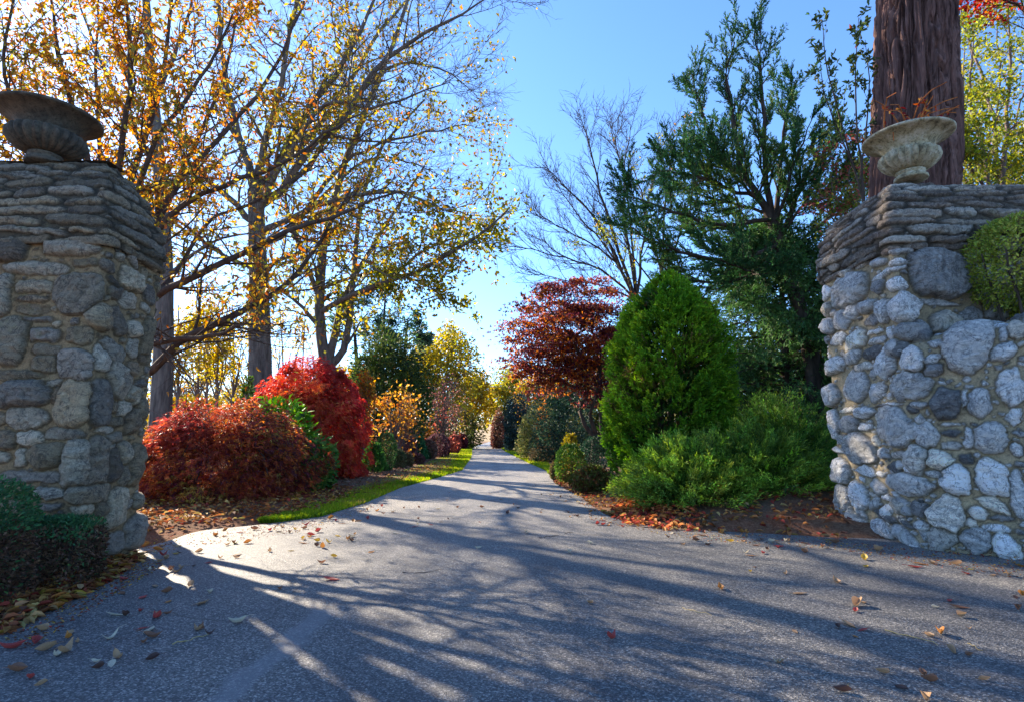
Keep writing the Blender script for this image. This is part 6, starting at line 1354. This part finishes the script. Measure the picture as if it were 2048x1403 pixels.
# pine needles and bark crumbs on the right bank
def needles(name, pts, n_cols, L=.07):
    n = len(pts); a = rng.uniform(0, 2 * PI, n); pos = np.stack([pts[:, 0], pts[:, 1], H(pts[:, 0], pts[:, 1]) + rng.uniform(0, .015, n)], -1)
    d = np.stack([np.cos(a), np.sin(a), rng.normal(0, .2, n)], -1)
    o = foliage(name, pos, d, L * rng.uniform(.5, 1.4, n), .006, palette(n, n_cols, None, .25), M_DRY, None, 'diamond', .1, .1, nrm=unit(rng.normal(0, .3, (n, 3)) + [0, 0, 1])); o['kind'] = 'stuff'
needles('pine_needle_litter', in_poly(9000, [(1262, 1050), (1400, 1064), (1560, 1070), (1700, 1080), (1695, 990), (1640, 920), (1560, 950), (1300, 1000)]), [(.16, .06, .03), (.24, .10, .05), (.1, .04, .025), (.3, .17, .08)])
needles('pine_needle_litter', in_poly(4000, [(0, 1272), (100, 1220), (170, 1186), (235, 1150), (288, 1110), (200, 1100), (60, 1150), (0, 1180)]), [(.16, .06, .03), (.24, .10, .05), (.1, .04, .025)])

# individual leaves and twigs lying on the asphalt
LEAFM = {}
def dry_mat(nm, col):
    m, nt, out = mat(nm); L = nt.links
    tc = nd(nt, 'TexCoord'); n = nd(nt, 'TexNoise', Scale=45.0, Detail=4.0); L.new(tc.outputs['Object'], n.inputs['Vector'])
    c = ramp(nt, n.outputs[0], [(.3, tuple(x * .7 for x in col)), (.7, tuple(min(.9, x * 1.2) for x in col))])
    p = nd(nt, 'BsdfPrincipled'); p.inputs['Roughness'].default_value = .6; L.new(c, p.inputs['Base Color'])
    t = nd(nt, 'BsdfTranslucent'); L.new(c, t.inputs['Color']); mx = nd(nt, 'MixShader'); mx.inputs[0].default_value = .25
    L.new(p.outputs[0], mx.inputs[1]); L.new(t.outputs[0], mx.inputs[2]); L.new(mx.outputs[0], out.inputs[0]); return m
DCOL = {'tan': (.42, .25, .13), 'orange': (.50, .20, .04), 'golden': (.55, .34, .04), 'brown': (.24, .11, .06), 'red': (.40, .06, .05), 'pale': (.58, .50, .36), 'dark': (.09, .045, .035)}
DMAT = {k: dry_mat(k + '_dry_leaf', v) for k, v in DCOL.items()}
def leaf_shape(curl, roll, seed):
    r = np.random.default_rng(seed); nu, nv = 11, 7
    u = np.linspace(0, 1, nu); v = np.linspace(-1, 1, nv); U, Vv = np.meshgrid(u, v, indexing='ij')
    wdt = .5 * .46 * np.sin(np.pi * np.clip(U, 0, 1) ** .8) ** .8 * (1 - .25 * U)
    wdt = np.maximum(wdt, .008)
    X = U - .5 + .0 * Vv; Yv = Vv * wdt
    Z = curl * (U - .5) ** 2 * 2.2 + roll * (np.abs(Vv) ** 1.6) * wdt * 1.6 + .05 * (fbm(U * 4 + seed, Vv * 2, seed) - .5)
    X = X * (1 - .25 * curl)
    Z = Z - Z.min() + .004
    V = np.stack([X, Yv, Z], -1).reshape(-1, 3); Fq = gridfaces(nu, nv)
    st = resample([(-.5 * (1 - .25 * curl), 0, Z[0, 3]), (-.62, .02, Z[0, 3] + .03), (-.78, .03, Z[0, 3] + .02)], 4)
    Vs, Fs_ = tubes(st[None], np.array([[.012, .01, .01, .012]]), 4)
    return joinVF([(V, Fq), (Vs, Fs_)])
SH = [leaf_shape(*p) for p in ((.15, .25, 1), (.5, .5, 2), (.3, .9, 3), (.05, .15, 4), (.8, .3, 5), (.4, 1.2, 6))]
LMESH = {}
def region(x, y, px, py):
    if py > 1290: return 'low in the picture on the near asphalt, ' + ('below the left pier' if px < 600 else 'mid-drive' if px < 1350 else 'below the low wall')
    if px < 520: return 'on the asphalt in the shadow of the left pier' if py > 1130 else 'on the asphalt edge beside the left pier and crimson maple'
    if px < 900: return 'on the asphalt left of the middle of the drive'
    if px < 1350: return 'on the asphalt in the middle of the drive'
    if py < 1130: return 'on the asphalt edge below the juniper bank'
    return 'on the asphalt in front of the low curved wall'
FORM = ['flat', 'cupped', 'rolled', 'flat', 'curled', 'rolled']
nleaf = 0
def drop(px, py, colr, size, sh=None):
    global nleaf
    p = G(px, py, .008); s = rng.integers(0, 6) if sh is None else sh
    key = (s, colr)
    if key not in LMESH:
        V, Fs_ = SH[s]; o = mk('fallen_leaf', V, Fs_, DMAT[colr], None, smooth=True); LMESH[key] = o.data
    else:
        o = bpy.data.objects.new('fallen_leaf', LMESH[key]); C.objects.link(o)
    o.location = (p[0], p[1], .009); o.rotation_euler = (rng.normal(0, .12), rng.normal(0, .12), rng.uniform(0, 6.28)); o.scale = (size,) * 3
    bigw = 'big ' if size > .135 else 'small ' if size < .085 else ''
    lab = f'{bigw}{FORM[s]} {colr} leaf {region(p[0], p[1], px, py)}'
    tag(o, lab, 'leaf', 'fallen leaves: ' + lab); nleaf += 1
traced = [(20, 1296, 'red', .13), (70, 1285, 'red', .12), (90, 1300, 'tan', .12), (130, 1303, 'tan', .13), (35, 1342, 'brown', .11), (222, 1276, 'pale', .10), (305, 1273, 'brown', .11), (312, 1235, 'red', .10), (228, 1229, 'pale', .11), (406, 1205, 'tan', .12), (300, 1260, 'pale', .12), (474, 1244, 'pale', .12), (380, 1171, 'tan', .10), (310, 1171, 'tan', .10), (286, 1194, 'red', .08), (245, 1186, 'brown', .08), (333, 1184, 'brown', .08), (352, 1143, 'tan', .12), (248, 1158, 'red', .08), (110, 1215, 'orange', .11), (304, 1318, 'dark', .08),
          (408, 1085, 'orange', .10), (316, 1100, 'orange', .11), (290, 1092, 'orange', .10), (605, 1085, 'orange', .10), (645, 1094, 'orange', .11), (663, 1158, 'red', .14), (642, 1125, 'brown', .10), (668, 1113, 'golden', .08), (676, 1071, 'golden', .09), (743, 1103, 'orange', .09), (684, 1046, 'brown', .10), (716, 1041, 'orange', .10), (622, 1070, 'red', .10), (636, 1063, 'red', .10), (634, 1056, 'golden', .09), (560, 1178, 'brown', .08), (764, 1012, 'red', .09), (828, 1053, 'red', .11), (705, 1072, 'pale', .11), (790, 1066, 'pale', .08), (510, 1058, 'brown', .12), (450, 1060, 'orange', .12), (540, 1060, 'red', .1),
          (838, 1014, 'brown', .08), (915, 1014, 'brown', .09), (808, 1016, 'brown', .07), (964, 1014, 'brown', .08), (1015, 1026, 'dark', .13), (1052, 1064, 'pale', .10), (1138, 1104, 'pale', .11), (1140, 1033, 'tan', .07), (1180, 1086, 'pale', .07), (955, 1096, 'pale', .09),
          (1224, 1276, 'red', .10), (1442, 1176, 'orange', .11), (1600, 1186, 'tan', .11), (1698, 1249, 'tan', .11), (1673, 1163, 'tan', .11), (1715, 1210, 'tan', .14), (1732, 1132, 'golden', .10), (1730, 1118, 'golden', .13), (1758, 1101, 'tan', .13), (1842, 1127, 'orange', .13), (1830, 1133, 'red', .12), (1862, 1125, 'tan', .11), (1912, 1127, 'tan', .10), (1932, 1146, 'red', .11), (1986, 1149, 'tan', .10), (2018, 1150, 'tan', .10), (2040, 1131, 'orange', .12), (1920, 1214, 'brown', .11), (1925, 1232, 'tan', .08), (1882, 1268, 'orange', .10), (2036, 1219, 'brown', .10), (2046, 1190, 'orange', .12), (1670, 1085, 'brown', .10), (1645, 1095, 'brown', .09), (1608, 1104, 'brown', .09), (1557, 1092, 'red', .11), (1415, 1088, 'pale', .08), (1500, 1110, 'orange', .09), (1405, 1070, 'brown', .12), (1495, 1066, 'orange', .09), (1470, 1056, 'tan', .11), (1560, 1056, 'tan', .11), (1664, 1064, 'tan', .10), (1685, 1382, 'dark', .08), (1852, 1400, 'tan', .09), (1180, 1205, 'tan', .06)]
for q in traced: drop(*q)
cols_ = list(DCOL)
def scatter(n, poly, sizes, weights):
    poly = np.array(poly); lo_, hi_ = poly.min(0), poly.max(0); k = 0
    while k < n:
        q = rng.uniform(lo_, hi_); ins = False
        for i in range(len(poly)):
            a, b = poly[i], poly[i - 1]
            if (a[1] > q[1]) != (b[1] > q[1]) and q[0] < (b[0] - a[0]) * (q[1] - a[1]) / (b[1] - a[1]) + a[0]: ins = not ins
        if ins: drop(q[0], q[1], rng.choice(cols_, p=np.array(weights) / sum(weights)), rng.uniform(*sizes)); k += 1
scatter(55, [(285, 1072), (520, 1054), (640, 1038), (720, 1012), (760, 1020), (700, 1090), (500, 1110), (300, 1150)], (.06, .11), [3, 4, 2, 3, 2, 1, 1])
scatter(22, [(1110, 975), (1215, 1035), (1290, 1062), (1180, 1050), (1080, 990)], (.06, .10), [3, 4, 1, 3, 3, 1, 1])
scatter(24, [(1290, 1058), (1690, 1076), (1750, 1110), (1400, 1110)], (.06, .10), [4, 2, 1, 3, 3, 1, 1])
scatter(26, [(700, 1000), (1090, 960), (1160, 1010), (1000, 1060), (760, 1060)], (.05, .08), [3, 1, 1, 3, 1, 1, 2])
scatter(22, [(0, 1280), (200, 1190), (420, 1180), (420, 1300), (0, 1390)], (.05, .09), [3, 1, .5, 3, 1, 2, 2])
scatter(24, [(1400, 1120), (2040, 1150), (2040, 1390), (1500, 1380)], (.04, .08), [4, 1, .5, 3, 1, 2, 1])
def twig(pts, r, colm, lab):
    pl = resample([G(*p, .012) for p in pts], 9, .004); V, Fq = tubes(pl[None], np.linspace(r, r * .5, 9)[None], 5)
    o = mk('twig', V, Fq, colm, None, smooth=True); tag(o, lab, 'twig')
twig([(805, 1143), (850, 1143), (885, 1137)], .004, M_BARK_TWIG, 'thin bent twig on the asphalt left of the middle of the drive')
twig([(1078, 1074), (1110, 1070), (1145, 1062)], .004, M_BARK_DARK, 'thin dark twig on the asphalt in the middle of the drive')
m_straw = simple_noise('straw', (.3, .22, .1), (.45, .36, .18), 30)
twig([(1770, 1258), (1825, 1272), (1880, 1288)], .004, m_straw, 'long straw-coloured stem lying on the asphalt in front of the low wall')
twig([(1365, 1213), (1395, 1222), (1423, 1229)], .003, m_straw, 'short straw-coloured stem on the asphalt right of the middle of the drive')
twig([(1935, 1285), (1950, 1292), (1965, 1300)], .003, m_straw, 'short pale stem at the lower right of the asphalt')
twig([(345, 1287), (380, 1276), (415, 1268)], .004, m_straw, 'pale twig lying in the shadow of the left pier')
# ------------------------------------------------------------------ light, sky, camera
SUN_EL = math.radians(27.5); SUN_AZ = math.radians(-45.0)     # azimuth from +Y towards +X
S = Vector((math.cos(SUN_EL) * math.sin(SUN_AZ), math.cos(SUN_EL) * math.cos(SUN_AZ), math.sin(SUN_EL)))
sd = bpy.data.lights.new('sun', 'SUN'); sd.energy = 5.0; sd.angle = math.radians(0.5); sd.color = (1.0, .86, .67)
so = bpy.data.objects.new('sun', sd); C.objects.link(so); so.rotation_euler = S.to_track_quat('Z', 'Y').to_euler(); so.location = (-20, 20, 20)
w = bpy.data.worlds.new('World'); SC.world = w; w.use_nodes = True
nt = w.node_tree; bg = nt.nodes['Background']
sky = nt.nodes.new('ShaderNodeTexSky'); sky.sky_type = 'NISHITA'; sky.sun_disc = False
sky.sun_elevation = SUN_EL; sky.sun_rotation = SUN_AZ; sky.air_density = 0.95; sky.dust_density = 0.18; sky.ozone_density = 7.5
nt.links.new(sky.outputs[0], bg.inputs[0]); bg.inputs[1].default_value = 0.13
cd = bpy.data.cameras.new('camera'); cd.sensor_width = 36.0; cd.lens = 36.0 * F / 2048.0; cd.clip_end = 3000; cd.clip_start = 0.05
co = bpy.data.objects.new('camera', cd); C.objects.link(co); co.location = (0, 0, CAMZ); co.rotation_euler = (PI / 2 + PITCH, 0, 0)
SC.camera = co
SC.view_settings.view_transform = 'Standard'; SC.view_settings.look = 'None'; SC.view_settings.gamma = 1.0; SC.view_settings.exposure = 1.68
SC.cycles.max_bounces = 7; SC.cycles.diffuse_bounces = 4; SC.cycles.transmission_bounces = 4; SC.cycles.glossy_bounces = 2
